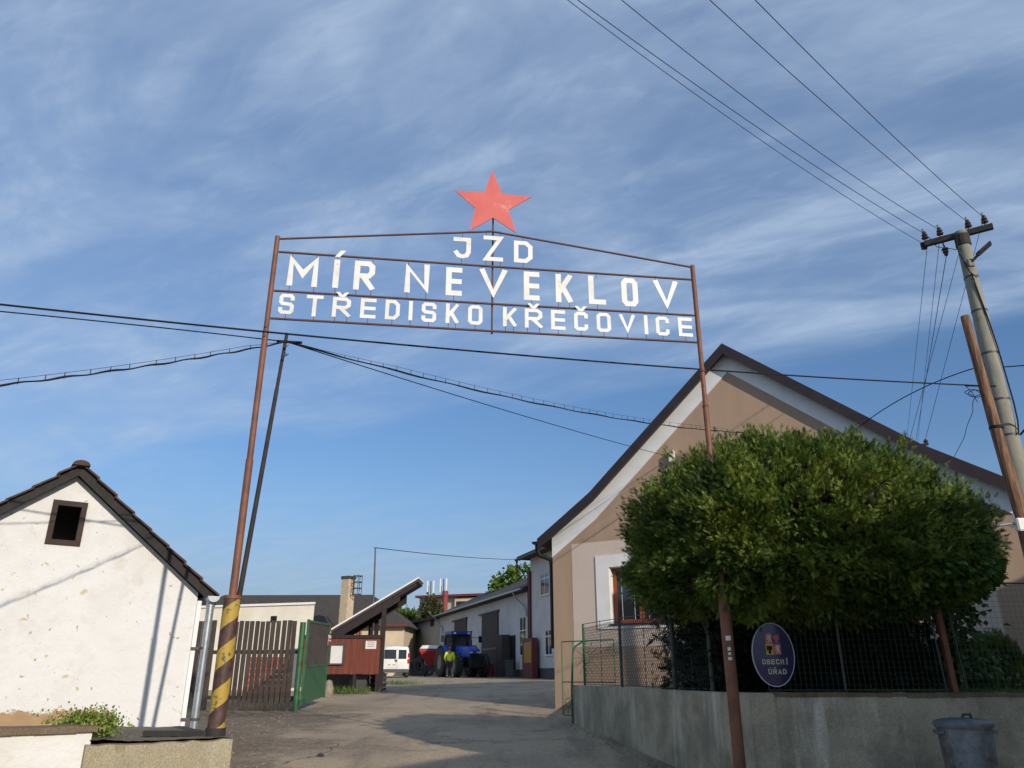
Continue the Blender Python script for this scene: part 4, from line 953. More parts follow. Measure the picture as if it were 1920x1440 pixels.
fnS = lambda a, b, o: SG.pt(osx + a, osz + b, o)
word('OBECNI', .006, -.068, .047, .034, .011, .0095, fnS, m_gold, sg, accents=((5, 'a'),))
word('URAD', .016, -.158, .047, .036, .011, .0095, fnS, m_gold, sg, accents=((0, 'a'), (1, 'c')))

# garden gate with sun motif between the wall end and the house corner
gg = thing('garden_gate', (1.0, 14.7, -.78), 'light green wire garden gate with a sun ring motif at the house corner', 'garden gate')
GG = Plane((.62, 15.9), (2.0, 14.4)); a0, z1_ = GG.hit(1053, 1202); a1, z0_ = GG.hit(1104, 1322)
a1 = a0 + 1.3; z0_ = -.70; z1_ = GG.hit(1060, 1203)[1]
fr = MB(); r_ = .011
for (p, q) in (((a0, z0_), (a0, z1_)), ((a1, z0_), (a1, z1_)), ((a0, z0_), (a1, z0_)), ((a0, z1_), (a1, z1_)), ((a0, z1_ - .72), (a1, z1_ - .72)), ((a0 + .28, z0_), (a0 + .28, z1_))): fr.tube([GG.pt(*p), GG.pt(*q)], r_, 8)
fr.build('frame', m_greenlt, gg, True)
for (cx, cz, R_) in ((a0 + .14, z0_ + .22, .07), (a0 + .62, z1_ - .3, .10)):
    mo = MB(); mo.tube([GG.pt(cx + R_ * math.cos(t), cz + R_ * math.sin(t)) for t in np.linspace(0, 2 * math.pi, 25)], .007, 6)
    for t in np.linspace(0, 2 * math.pi, 13)[:-1]:
        e_ = min(3.2 * R_, (.14 if R_ < .08 else .33) / max(.3, abs(math.cos(t)))); mo.tube([GG.pt(cx + R_ * math.cos(t), cz + R_ * math.sin(t)), GG.pt(cx + e_ * math.cos(t), cz + e_ * math.sin(t))], .005, 6)
    mo.build('sun_motif', m_greenlt, gg, True)
hp0 = onY(1072, 1292, 14.45); hp1 = onY(1074, 1225, 14.45); hp2 = onY(1080, 1211, 14.45); hp3 = onY(1094, 1202, 14.4)
gp = thing('green_handrail', tuple(hp0), 'bent dark green pipe handrail at the end of the garden wall', 'handrail')
MB().tube([hp0 + Vector((0, 0, -.6)), hp0, hp1, hp1.lerp(hp2, .6) + Vector((-.01, 0, .02)), hp2, hp3], .018, 10).build('rail', m_green, gp, True)

# galvanised dustbin
dc = Vector((3.84, 7.12, gz(7.12)))
db = thing('galvanised_dustbin', dc, 'dented galvanised dustbin with a lid standing in front of the garden wall', 'dustbin')
K = 36; prof_ = [(.0, .0), (.185, .0), (.19, .02), (.205, .3), (.214, .5), (.225, .68), (.232, .80), (.236, .80), (.236, .78)]
vs = []
for (r, h_) in prof_:
    for k in range(K):
        t = 2 * math.pi * k / K; rr = r * (.90) * (1 + (.03 * math.cos(12 * t) if .05 < h_ < .76 else 0) + .012 * math.sin(3 * t + h_ * 7)); vs.append((dc.x + rr * math.cos(t), dc.y + rr * math.sin(t), dc.z + h_))
fs = [(i * K + k, i * K + (k + 1) % K, (i + 1) * K + (k + 1) % K, (i + 1) * K + k) for i in range(len(prof_) - 1) for k in range(K)]
m_bin = M('old_galvanised_zinc', (.24, .27, .28), (.13, .14, .14), .55, 7, .3, .7, metal=.3, bmp=.3, bs=12, bd=.02, c3=(.12, .075, .045), s3=6, l3=.50, h3=.68)
MB().add(vs, fs).build('body', m_bin, db, True)
MB().lathe([(.224, .775), (.232, .79), (.232, .815), (.216, .825), (.20, .835), (.12, .848), (0, .852)], dc, n=36).build('lid', m_bin, db, True)
MB().tube([dc + Vector((-.01, -.02, .845)), dc + Vector((.0, -.03, .875)), dc + Vector((.06, -.03, .88)), dc + Vector((.07, -.02, .845))], .012, 8).build('lid_handle', m_steel, db, True)
MB().box(dc + Vector((.228, 0, .74)), (.05, .12, .03)).box(dc + Vector((-.222, 0, .74)), (.04, .12, .03)).build('side_handle', m_bin, db, bevel=.005)

# ================================================================== BIG CLIPPED ARBORVITAE
tb = Vector((3.5, 9.3, lz))
tree = thing('clipped_arborvitae', tb, 'huge dense clipped green arborvitae with a flat rounded crown behind the garden fence', 'tree')
Cx, Cz, Rx, Rz, Ry, Cy = 3.22, 1.20, 1.74, 1.27, 1.86, 9.0
def crown_pt(v):
    """point on the clipped crown for unit directions v (superellipsoid, sheared shoulder)"""
    e = 2.5; s = (np.abs(v[:, 0]) ** e + np.abs(v[:, 1]) ** e + np.abs(v[:, 2]) ** e) ** (-1 / e); p = v * s[:, None]
    x = p[:, 0] * Rx; y = p[:, 1] * Ry; z = p[:, 2] * np.where(p[:, 2] > 0, Rz, .60)
    z = z - np.clip(x - .35, 0, None) * .30 * (p[:, 2] > 0) * np.clip(p[:, 2], 0, 1)
    x = x + np.clip(-z, 0, 1) * 0
    return np.stack([x + Cx, y + Cy, z + Cz], 1)
NC = 2500; v = rand_unit(NC * 3); v = v[(v[:, 1] < .45)][:NC]; C0 = crown_pt(v)
nrm = v / np.array([Rx, Ry, Rz]); nrm /= np.linalg.norm(nrm, axis=1)[:, None]
lump = 1 + .028 * np.sin(v[:, 0] * 9 + v[:, 2] * 5) + .022 * np.sin(v[:, 2] * 13 + v[:, 0] * 4 + 1) + rng.normal(size=len(v)) * .045
C0 = np.array([Cx, Cy, Cz]) + (C0 - np.array([Cx, Cy, Cz])) * lump[:, None]
bl = rand_unit(420); bl = bl[bl[:, 1] < .5]
C0 = np.concatenate([C0, np.array([2.24, 7.70, 1.33]) + bl * np.array([.42, .40, .78])]); nrm = np.concatenate([nrm, bl])
P = []; D = []; S = []
for i in range(len(C0)):
    m = rng.integers(28, 44); o = rng.normal(size=(m, 3)) * .040; dep = rng.uniform(-.10, .05, (m, 1))
    P.append(C0[i] + o + nrm[i] * dep); cd_ = nrm[i] + np.array([0, 0, .25]) + rng.normal(size=3) * .35
    D.append(cd_ + rng.normal(size=(m, 3)) * .38); S.append(rng.uniform(.042, .088, m))
P = np.concatenate(P); D = np.concatenate(D); S = np.concatenate(S)
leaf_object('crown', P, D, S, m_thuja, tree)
# inner sprays closing the crown, and dead skirt; shade put into their dark colour
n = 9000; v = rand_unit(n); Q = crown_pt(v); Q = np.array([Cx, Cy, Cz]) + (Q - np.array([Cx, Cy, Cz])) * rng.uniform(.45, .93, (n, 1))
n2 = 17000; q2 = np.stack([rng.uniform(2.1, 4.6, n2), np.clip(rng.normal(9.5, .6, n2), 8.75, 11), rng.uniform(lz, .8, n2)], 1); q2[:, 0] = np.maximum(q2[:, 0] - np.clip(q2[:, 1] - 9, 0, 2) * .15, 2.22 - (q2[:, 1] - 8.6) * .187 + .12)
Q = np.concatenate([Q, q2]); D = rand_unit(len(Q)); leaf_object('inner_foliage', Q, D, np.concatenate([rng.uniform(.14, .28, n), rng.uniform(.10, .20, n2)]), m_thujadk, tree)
tk = MB()
for (dx, dy, tx, tz) in ((0, 0, 3.4, 1.8), (-.7, .2, 2.5, 1.6), (.8, .1, 4.6, 1.5), (-1.15, -.3, 2.1, 1.3), (1.5, .2, 5.2, 1.0), (.3, -.4, 3.9, 1.6), (-.3, -.3, 3.0, 1.5)):
    b0 = tb + Vector((dx, dy, -.05)); tk.tube([b0, b0 + Vector((random.uniform(-.1, .1), 0, .5)), Vector((tx, 9.3 + dy, tz * .6)), Vector((tx, 9.3, tz))], [.07, .05, .035, .01], 8)
tk.build('trunk', m_bark, tree, True)
# broad-leaved shrub pushing through at the right
bs_ = thing('broadleaf_shrub', (4.9, 9.0, lz), 'broad-leaved green shrub growing through the lower right side of the clipped tree', 'shrub')
v = rand_unit(14000); v = v[(v[:, 1] < .3)]; Q = np.array([3.95, 8.75, 1.0]) + v * np.array([1.08, 1.55, .42]) * rng.uniform(.80, 1.07, (len(v), 1)); k = Q[:, 2] > .1
q3 = np.stack([rng.normal(4.85, .10, 900), rng.normal(8.75, .25, 900), rng.uniform(.0, 1.1, 900)], 1)
Q = np.concatenate([Q[k], q3]); Dv = np.concatenate([v[k] * .6, rand_unit(900)]) + rng.normal(size=(len(Q), 3)) * .5 + np.array([0, 0, -.25])
leaf_object('foliage', Q, Dv, rng.uniform(.05, .10, len(Q)), m_ivy, bs_, 'leaf')
sm = MB()
for k in range(9): sm.tube([(4.5 + random.uniform(-.2, .2), 9.0, lz), (4.2 + random.uniform(-.5, .4), 8.9, .5), (4.0 + random.uniform(-.8, .6), 8.8, 1.2)], [.02, .014, .005], 6)
sm.build('stem', m_bark, bs_, True)
# small conifers behind the right fence
for (px, py, Y, w_, h_, lab) in ((1880, 1290, 9.6, .34, .66, 'small round green conifer behind the mesh fence at the right edge'), (1800, 1290, 10.6, .42, .62, 'low grey-green bush behind the fence, left of the small round conifer')):
    b = onY(px, py, Y); b.z = lz; t = thing('garden_conifer', b, lab, 'shrub')
    v = rand_unit(2600); v[:, 2] = np.abs(v[:, 2]); Q = np.array(b) + v * np.array([w_, w_, h_]) * rng.uniform(.75, 1.03, (2600, 1)); leaf_object('foliage', Q, v + np.array([0, 0, 1.2]), rng.uniform(.05, .1, 2600), m_thuja if w_ < .4 else m_ivy, t)
    MB().tube([b, b + Vector((0, 0, h_ * .6))], [.03, .01], 6).build('trunk', m_bark, t)

# ================================================================== WOODEN FENCE + GREEN GATE (left middle)
FP = Plane((-7.6, 17.9), (-4.52, 17.35)); fy = 17.5
fn_ = thing('slatted_wooden_fence', FP.pt(1.5, gz(fy), 0), 'dark weathered slatted wooden fence with gaps between the striped post and the green gate', 'fence')
x0s = FP.hit(352, 1250)[0]; xa = FP.hit(418, 1250)[0]; xb = FP.hit(553, 1250)[0]
def slat(s, w, z1, o=.0):
    m_ = MB(); t = random.uniform(-.012, .012); z1 = z1 + random.uniform(-.012, .012)
    m_.box8([FP.pt(s, gz(fy) - .02, o), FP.pt(s + w, gz(fy) - .02, o), FP.pt(s + w, gz(fy) - .02, o + .022), FP.pt(s, gz(fy) - .02, o + .022), FP.pt(s + t, z1, o), FP.pt(s + w + t, z1, o), FP.pt(s + w + t, z1, o + .022), FP.pt(s + t, z1, o + .022)]); return m_
n_s = 13
for k in range(n_s):
    s = xa + .04 + (xb - xa - .05) * k / n_s; slat(s, .095, 1.10).build('slat', m_darkwood, fn_)
for k in range(7):
    s = x0s - .25 + k * .118; slat(s, .105, 1.12, -.01).build('slat', m_darkwood, fn_)
rr = MB(); rr.pb(FP, x0s - .3, xb + .02, .42, .50, -.05, -.012); rr.pb(FP, x0s - .3, xb + .02, -.50, -.42, -.05, -.012); rr.build('rail', m_darkwood, fn_)
gt = thing('green_metal_gate', onY(553, 1335, 17.3), 'green steel gate leaf with brown boards swung open beside its green post', 'gate')
gpb = onY(553, 1335, 17.3); gpb.z = gz(17.3) - .02; gpt_ = Vector((gpb.x + .0, 17.3, 1.05))
MB().tube([gpb, gpt_], .062, 14).tube([gpt_, gpt_ + Vector((0, 0, .01))], .064, 14).build('post', m_green, gt, True)
ga = Vector((gpb.x + .12, 17.25)); gb_ = onY(613, 1240, 20.2); GT = Plane((ga.x, ga.y), (gb_.x, gb_.y)); GL_ = GT.L
zb0, zb1 = -.60, 1.12
fm = MB()
for (a, b, c, d) in ((0, .05, zb0, zb1), (GL_ - .05, GL_, zb0 + .08, zb1 + .1), (.05, GL_ - .05, .0, .0)):
    if c != d: fm.pb(GT, a, b, c, d, -.025, .025)
for (za, zb_) in ((zb0 + .02, zb0 + .11), (.14, .21), (zb1 - .06, zb1 + .03)):
    fm.box8([GT.pt(.05, za, -.02), GT.pt(GL_ - .05, zb_, -.02), GT.pt(GL_ - .05, zb_, .02), GT.pt(.05, za, .02), GT.pt(.05, za + .05, -.02), GT.pt(GL_ - .05, zb_ + .05, -.02), GT.pt(GL_ - .05, zb_ + .05, .02), GT.pt(.05, za + .05, .02)])
fm.build('frame', m_green, gt)
MB().box8([GT.pt(.05, zb0 + .07, -.006), GT.pt(GL_ - .05, zb0 + .16, -.006), GT.pt(GL_ - .05, zb0 + .16, .006), GT.pt(.05, zb0 + .07, .006), GT.pt(.05, .14, -.006), GT.pt(GL_ - .05, .21, -.006), GT.pt(GL_ - .05, .21, .006), GT.pt(.05, .14, .006)]).build('steel_panel', m_green, gt)
bd = MB(); nb_ = 24
for k in range(nb_):
    a = .06 + (GL_ - .12) * k / nb_; b = a + (GL_ - .12) / nb_ - .008; bd.pb(GT, a, b, .20, 1.075 + .05 * k / nb_, -.012 + random.uniform(0, .004), .008)
bd.build('board_panel', m_darkwood, gt)
sa_, sz_ = GT.hit(616, 1201); nsn = MB().pb(GT, sa_ - .22, sa_ + .22, sz_ - .13, sz_ + .13, .022, .028).build('warning_notice', m_paper, gt)
MB().pb(GT, sa_ - .22, sa_ + .22, sz_ - .13, sz_ - .02, .0285, .031).pb(GT, sa_ - .22, sa_ + .22, sz_ + .02, sz_ + .05, .0285, .031).build('red_band', m_redpaint, nsn)
# stack of clay blocks behind the fence
for (px, w_, h_, lab) in ((500, .95, .95, 'stack of red clay blocks seen through the gaps of the slatted fence'),):
    b = onY(px, 1325, 20.5); b.z = gz(20.5); t = thing('clay_block_stack', b, lab, 'stack of blocks')
    m_ = MB()
    for j in range(7):
        for i in range(6): m_.box(b + Vector((-w_ / 2 + .08 + i * .165, random.uniform(-.01, .01), .18 + j * .135)), (.155, .4, .125))
    m_.build('blocks', m_terr, t)
    MB().box(b + Vector((0, 0, .05)), (1.1, .6, .1)).build('pallet', m_darkwood, t)

def tufts(pts, n, spread, h, mat=None):
    P_ = []
    for (a, b) in zip(pts, pts[1:]):
        A_, B_ = np.array(a), np.array(b); k = max(1, int(n * np.linalg.norm(B_ - A_))); t_ = rng.uniform(0, 1, k) ; keep = (np.sin(t_ * 19 + a[0]) + rng.normal(size=k) * .6) > -.1; t_ = t_[keep][:, None]
        P_.append(A_ + (B_ - A_) * t_ + rng.normal(size=(len(t_), 3)) * np.array([spread, spread, 0]))
    P_ = np.concatenate(P_); P_[:, 2] = [gz(y) for y in P_[:, 1]]
    o_ = tuple(P_.mean(0)); tag(leaf_object('grass', P_, rng.normal(size=(len(P_), 3)) * .5 + np.array([0, 0, 1]), rng.uniform(.3, 1, len(P_)) * h, mat or m_fartree, None, 'blade', origin=o_), kind='stuff')
q0_, q1_ = FP.pt(x0s, 0, .08), FP.pt(xb, 0, .08)
tufts([tuple(q0_), tuple(q1_)], 260, .05, .07)
tufts([(.98, 14.4, 0), (2.2, 7.85, 0)], 60, .04, .07, m_weed)
def stones(n, fn, r0, r1, mat):
    m_ = MB()
    for k in range(n):
        x, y = fn(); r = random.uniform(r0, r1); m_.lathe([(r * .5, 0), (r, r * .35), (r * .6, r * .8), (0, r * .9)], (x, y, gz(y) + .004), n=5, M=Matrix.Rotation(random.uniform(0, 3), 3, 'Z') @ Matrix.Rotation(random.uniform(-.4, .4), 3, 'X'))
    tag(m_.build('gravel', mat, origin=(0, 14, gz(14))), kind='stuff')
def edge_():
    t = random.random(); q = random.choice(((-2.4, 8.2, -4.4, 17.0, .55), (1.0, 14.4, 2.1, 8.4, .12), (.9, 15, .75, 17.8, .2), (-4.4, 17.2, -5.0, 22, .5), (-2.6, 9.5, -4.4, 17.2, .9)))
    return q[0] + (q[2] - q[0]) * t - abs(random.gauss(0, q[4])) * (1 if q[0] < 0 else 1), q[1] + (q[3] - q[1]) * t
stones(520, edge_, .006, .019, m_plinth)
# ================================================================== CARPORT SHED with notice boards
cs = thing('open_timber_shed', onY(690, 1290, 26), 'open timber shed with a steeply slanting white-edged roof on dark posts', 'open shed')
SH = Plane((-8.6, 26.0), (-3.4, 26.0)); sA = SH.hit(622, 1178); sB = SH.hit(786, 1081)
def slab(z0, z1, o0, o1, mat, name, a0=0.0, a1=1.0, bv=0):
    (a, za), (b, zb) = sA, sB; A = (a + (b - a) * a0, za + (zb - za) * a0); B = (a + (b - a) * a1, za + (zb - za) * a1)
    return MB().box8([SH.pt(A[0], A[1] + z0, o0), SH.pt(B[0], B[1] + z0, o0), SH.pt(B[0], B[1] + z0, o1), SH.pt(A[0], A[1] + z0, o1), SH.pt(A[0], A[1] + z1, o0), SH.pt(B[0], B[1] + z1, o0), SH.pt(B[0], B[1] + z1, o1), SH.pt(A[0], A[1] + z1, o1)]).build(name, mat, cs)
slab(-.06, -.008, -1.5, .06, m_soffit, 'roof_sheet'); slab(-.14, -.065, -1.45, .05, m_darkwood, 'roof_boards', 0, .985)
slab(-.42, -.145, -.10, .0, m_verge, 'rafter', -.02, .78); slab(-.26, -.145, -.09, .02, m_verge, 'rafter', .7, .97); slab(-.42, -.145, -1.35, -1.25, m_verge, 'rafter', -.02, .8)
for (px, o) in ((716, 0), (703, -1.2), (692, -1.2)):
    s_ = SH.hit(px, 1220, o)[0]; zt2 = sA[1] + (sB[1] - sA[1]) * (s_ - sA[0]) / (sB[0] - sA[0]) - .2
    MB().bar(SH.pt(s_, gz(26 - o), o - .05), SH.pt(s_, zt2, o - .05), .13, .13).build('post', m_verge, cs)
# board screen
b0_, b1_ = SH.hit(560, 1230)[0], SH.hit(713, 1230)[0]; bz1 = SH.hit(660, 1197)[1]; bz0 = SH.hit(660, 1264)[1]
bs2 = thing('red_board_screen', SH.pt((b0_ + b1_) / 2, gz(26), .2), 'reddish brown vertical board screen under the slanting shed roof', 'board screen')
m_ = MB(); k = b0_
while k < b1_ - .05: w_ = random.uniform(.16, .22); m_.pb(SH, k, min(k + w_ - .006, b1_), bz0 + random.uniform(-.01, .01), bz1, .10, .125 + random.uniform(0, .008)); k += w_
m_.build('boards', m_boardred, bs2); MB().pb(SH, b0_, b1_ + .05, bz1, bz1 + .10, .06, .17).build('top_rail', m_verge, bs2)
for s_ in (b0_ + .8, b0_ + 1.8, b1_ - .1): MB().pb(SH, s_, s_ + .1, gz(26), bz0, .0, .1).build('leg', m_verge, bs2)
for (x0, y0, x1, y1, lab) in ((619, 1207, 648, 1247, 'tall glazed white notice case in a dark frame on the red boards'), (687, 1202, 707, 1217, 'small white sign at the right end of the red boards')):
    a, b, c, d = SH.rect(x0, y0, x1, y1); t = thing('notice_board', SH.pt((a + b) / 2, c, .14), lab, 'notice board')
    if y1 - y0 > 20:
        MB().pb(SH, a, b, c, c + .05, .14, .2).pb(SH, a, b, d - .05, d, .14, .2).pb(SH, a, a + .05, c + .05, d - .05, .14, .2).pb(SH, b - .05, b, c + .05, d - .05, .14, .2).build('frame', m_steel, t); MB().pb(SH, a + .05, b - .05, c + .05, d - .05, .14, .16).build('paper', m_paper, t)
    else:
        MB().pb(SH, a, b, c, d, .14, .155).build('plate', m_paper, t)
        l_ = MB()
        for i in range(3): l_.pb(SH, a + .06, b - .06, c + .07 + i * .065, c + .085 + i * .065, .1555, .157)
        l_.build('text_lines', m_redbrown, t)
# dark bin under the shed, pallets and trough added as shade filler, tufts
b = onY(672, 1292, 26.4); b.z = gz(26.4); t = thing('dark_bin', b, 'dark square bin standing in the shade under the red board screen', 'bin'); MB().box(b + Vector((0, 0, .3)), (.55, .4, .6)).box(b + Vector((0, 0, .62)), (.6, .45, .05)).build('body', m_steel, t, bevel=.02)
b = onY(694, 1292, 26.9); b.z = gz(26.9); t = thing('shade_filler_pallets', b, 'stack of dark wooden pallets added to deepen the shade behind the right shed post', 'pallets')
for k in range(4): MB().box(b + Vector((random.uniform(-.02, .02), 0, .07 + k * .15)), (.95, .8, .035)).box(b + Vector((-.4, 0, .01 + k * .15)), (.1, .8, .09)).box(b + Vector((0, 0, .01 + k * .15)), (.1, .8, .09)).box(b + Vector((.4, 0, .01 + k * .15)), (.1, .8, .09)).build('pallet', m_darkwood, t)
b = onY(640, 1292, 27.2); b.z = gz(27.2); t = thing('shade_filler_trough', b, 'dark metal trough added to deepen the shade under the left half of the red board screen', 'trough')
MB().box8([b + Vector(q) for q in ((-.6, -.3, .05), (.6, -.3, .05), (.6, .3, .05), (-.6, .3, .05), (-.72, -.38, .6), (.72, -.38, .6), (.72, .38, .6), (-.72, .38, .6))]).build('body', m_steel, t, bevel=.02)
b = onY(641, 1300, 24.5); b.z = gz(24.5); P = np.array(b) + rng.normal(size=(500, 3)) * np.array([.45, .2, .0]); tag(leaf_object('grass', P, rng.normal(size=(500, 3)) * .4 + np.array([0, 0, 1]), rng.uniform(.1, .3, 500), m_fartree, None, 'blade', origin=b), kind='stuff')
b = onY(752, 1280, 33); b.z = gz(33); P = np.array(b) + rng.normal(size=(300, 3)) * np.array([.5, .4, .0]); tag(leaf_object('grass', P, rng.normal(size=(300, 3)) * .4 + np.array([0, 0, 1]), rng.uniform(.1, .25, 300), m_fartree, None, 'blade', origin=b), kind='stuff')
b = onY(616, 1296, 23.0); b.z = gz(23); t = thing('stone_bollard', b, 'small pale stone block beside the open green gate', 'stone'); MB().lathe([(0, 0), (.13, 0), (.14, .1), (.12, .3), (.08, .42), (0, .45)], b, n=9).build('block', m_plinth, t, True)
# thin mast with wire
mp0 = onY(696, 1262, 31); mp0.z = gz(31); mp1 = onY(704, 1027, 31)
t = thing('thin_steel_mast', mp0, 'thin grey steel mast rising behind the slanting shed roof', 'mast'); MB().tube([mp0, mp1], [.05, .028], 8).tube([mp1 + Vector((-.06, 0, 0)), mp1 + Vector((.08, 0, .0))], .02, 6).build('mast', m_steel, t, True)

# ================================================================== FAR FARM BUILDINGS
def hipped(P, s0, s1, z0, ze, zr, depth, over, name, label, wallm, roofm, hip=True, cat='farm building'):
    t = thing(name, P.pt((s0 + s1) / 2, z0, 0), label, cat)
    MB().pb(P, s0, s1, z0, ze, -depth, 0).build('wall', wallm, t)
    a, b = s0 - over, s1 + over; o0, o1 = over, -depth - over; om = -depth / 2; hx = min(depth / 2, (b - a) / 2 - .1) if hip else 0
    vs = [P.pt(a, ze, o0), P.pt(b, ze, o0), P.pt(b, ze, o1), P.pt(a, ze, o1), P.pt(a + hx, zr, om), P.pt(b - hx, zr, om), P.pt(a, ze - .12, o0), P.pt(b, ze - .12, o0), P.pt(b, ze - .12, o1), P.pt(a, ze - .12, o1)]
    MB().add(vs, [(0, 1, 5, 4), (1, 2, 5), (2, 3, 4, 5), (3, 0, 4), (6, 9, 8, 7), (0, 6, 7, 1), (1, 7, 8, 2), (2, 8, 9, 3), (3, 9, 6, 0)]).build('roof', roofm, t)
    return t
# cream low building with a slanted parapet behind the fence
CB = Plane((-8.6, 27.0), (-6.4, 26.6)); c0 = CB.hit(405, 1142)[0]; c1, cz1 = CB.hit(590, 1133); cz0 = CB.hit(420, 1142)[1]
cbb = thing('cream_shed', CB.pt((c0 + c1) / 2, gz(26), 0), 'low cream rendered shed with a white parapet edge behind the slatted fence', 'shed')
zz0 = gz(26) - .1
MB().box8([CB.pt(c0 - 4, zz0, -4), CB.pt(c1 - 2.2, zz0, -4), CB.pt(c1, zz0, 0), CB.pt(c0 - 4, zz0, 0), CB.pt(c0 - 4, cz0, -4), CB.pt(c1 - 2.2, cz1, -4), CB.pt(c1, cz1, 0), CB.pt(c0 - 4, cz0, 0)]).build('wall', m_farwhite, cbb)
MB().box8([CB.pt(c0 - 4, cz0, -4.1), CB.pt(c1 - 2.1, cz1, -4.1), CB.pt(c1 + .05, cz1, .06), CB.pt(c0 - 4, cz0, .06), CB.pt(c0 - 4, cz0 + .07, -4.1), CB.pt(c1 - 2.1, cz1 + .07, -4.1), CB.pt(c1 + .05, cz1 + .07, .06), CB.pt(c0 - 4, cz0 + .07, .06)]).build('parapet_cap', m_soffit, cbb)
a, b, c, d = CB.rect(508, 1155, 519, 1167); MB().pb(CB, a, b, c, d, 0, .02).build('window', m_black, cbb)
# dark roofed range across the back of the yard
DB = Plane((-26, 72.0), (-9.9, 71.5))
e0 = DB.hit(640, 1172); rz_ = DB.hit(640, 1141)[1]; s_end = DB.hit(757, 1200)[0]; ez = DB.hit(700, 1173)[1]
dbb = hipped(DB, -6, s_end, -.3, ez, ez + 3.1, 9, .5, 'cream_farm_range', 'long cream farm building with dark hipped roof across the back of the yard', m_farcream, m_roofdark)
MB().tube([DB.pt(-6, ez - .05, .58), DB.pt(s_end + .3, ez - .05, .58)], .12, 8).build('gutter', m_redbrown, dbb)
for px in (671, 676, 716): s_ = DB.hit(px, 1200)[0]; MB().tube([DB.pt(s_, ez - .1, .15), DB.pt(s_, -.2, .15)], .09, 8).build('downpipe', m_winbrown, dbb)
a, b, c, d = DB.rect(636, 1188, 663, 1200); MB().pb(DB, a, b, c, d, 0, .05).build('window', m_paper, dbb)
# chimney with ladder cage
chb = onY(646, 1150, 66); cht = onY(646, 1082, 66); w_ = .024 * 66 / 2
ch = thing('brick_boiler_chimney', (chb.x, 66, -.2), 'square pale chimney stack with sooty dark side and a ladder cage on top', 'chimney')
MB().box(((chb.x), 66.6, (cht.z - .2) / 2), (.82, .82, cht.z + .2), rz=-.5).build('stack', M('sooty_cream_brick', (.55, .45, .30), (.47, .37, .24), .9, 3, bmp=.3, bs=8, bd=.03), ch, bevel=.02)
MB().box((chb.x, 66.6, cht.z + .0), (.90, .90, .25), rz=-.5).build('cap', m_bitumen, ch)
cg = MB(); cc = Vector((chb.x + .85, 66.2, cht.z - .1))
for z in (-1.3, -.8, -.3, .2): cg.tube([cc + Vector((.38 * math.cos(t), .38 * math.sin(t), z)) for t in np.linspace(0, 2 * math.pi, 13)], .035, 5)
for t in np.linspace(0, 2 * math.pi, 6)[:-1]: cg.tube([cc + Vector((.38 * math.cos(t), .38 * math.sin(t), -1.3)), cc + Vector((.38 * math.cos(t), .38 * math.sin(t), .3))], .03, 5)
cg.build('ladder_cage', m_steel, ch)
# long grey farm building on the right of the yard
LB = Plane((-6.54, 72.46), (1.116, 48.5)); GZ = -.2
eave = 4.98
lbt = thing('long_farm_building', LB.pt(11, GZ, 0), 'long grey rendered farm building with tall dark sliding doors on the right of the yard', 'farm building')
MB().pb(LB, 0, LB.L, GZ, eave, -9, 0).build('wall', m_fargrey, lbt)
rm = MB(); rm.add([LB.pt(-.1, eave - .02, .55), LB.pt(LB.L + .0, eave - .02, .55), LB.pt(LB.L, eave + 2.3, -4.5), LB.pt(-.1, eave + 2.3, -4.5), LB.pt(-.1, eave - .02, -9.5), LB.pt(LB.L, eave - .02, -9.5),
        LB.pt(-.1, eave - .16, .55), LB.pt(LB.L, eave - .16, .55), LB.pt(-.1, eave - .16, -9.5), LB.pt(LB.L, eave - .16, -9.5)], [(0, 1, 2, 3), (3, 2, 5, 4), (0, 6, 7, 1), (6, 8, 9, 7), (0, 3, 4), (1, 5, 2), (0, 4, 8, 6), (1, 7, 9, 5)])
rm.build('roof', m_roofdark, lbt)
gl = MB().tube([LB.pt(-.1, eave - .06, .62), LB.pt(LB.L, eave - .06, .62)], .07, 8)
for s_ in (.6, LB.L - 1.6): gl.tube([LB.pt(s_, eave - .1, .62), LB.pt(s_ + .1, eave - .55, .4), LB.pt(s_ + .9, eave - 1.1, .08), LB.pt(s_ + 1.0, eave - 1.6, .08)], .055, 8)
gl.build('gutter', m_galv, lbt, True)
def onwall(P, t, x0, y0, x1, y1, name, mat, o0=0.0, o1=.05, par=None, z0=None, trim=None):
    a, b, c, d = P.rect(x0, y0, x1, y1)
    if z0 is not None: c = z0
    o = MB().pb(P, a, b, c, d, o0, o1).build(name, mat, par or t)
    if trim: MB().pb(P, a - .08, b + .08, c - .08, c, o0, o1 + .06).pb(P, a - .05, a, c, d, o0, o1 + .03).pb(P, b, b + .05, c, d, o0, o1 + .03).pb(P, (a + b) / 2 - .03, (a + b) / 2 + .03, c, d, o1, o1 + .02).pb(P, a, b, (c + d) / 2 + .3, (c + d) / 2 + .36, o1, o1 + .021).build('frame', trim, o)
    return o, (a, b, c, d)
for (x0, y0, x1, y1) in ((905, 1150, 935, 1262), (853, 1163, 875, 1262)):
    o, (a, b, c, d) = onwall(LB, lbt, x0, y0, x1, y1, 'sliding_door', m_darkwood, 0, .10, z0=GZ)
    MB().pb(LB, a - .8, b + .2, d + .0, d + .10, .0, .16).pb(LB, a, b, c + 1.8, c + 1.95, .1, .13).build('door_rail', m_steel, o)
onwall(LB, lbt, 947, 1192, 967, 1262, 'doorway', m_black, 0, .02, z0=GZ)
o, (a, b, c, d) = onwall(LB, lbt, 946, 1191, 957, 1262, 'open_door', m_darkwood, .03, .6, z0=GZ)
onwall(LB, lbt, 976, 1158, 987, 1228, 'window', m_glass, 0, .02, trim=m_white)
onwall(LB, lbt, 893, 1207, 899, 1222, 'window', m_glass, 0, .02, trim=m_white)
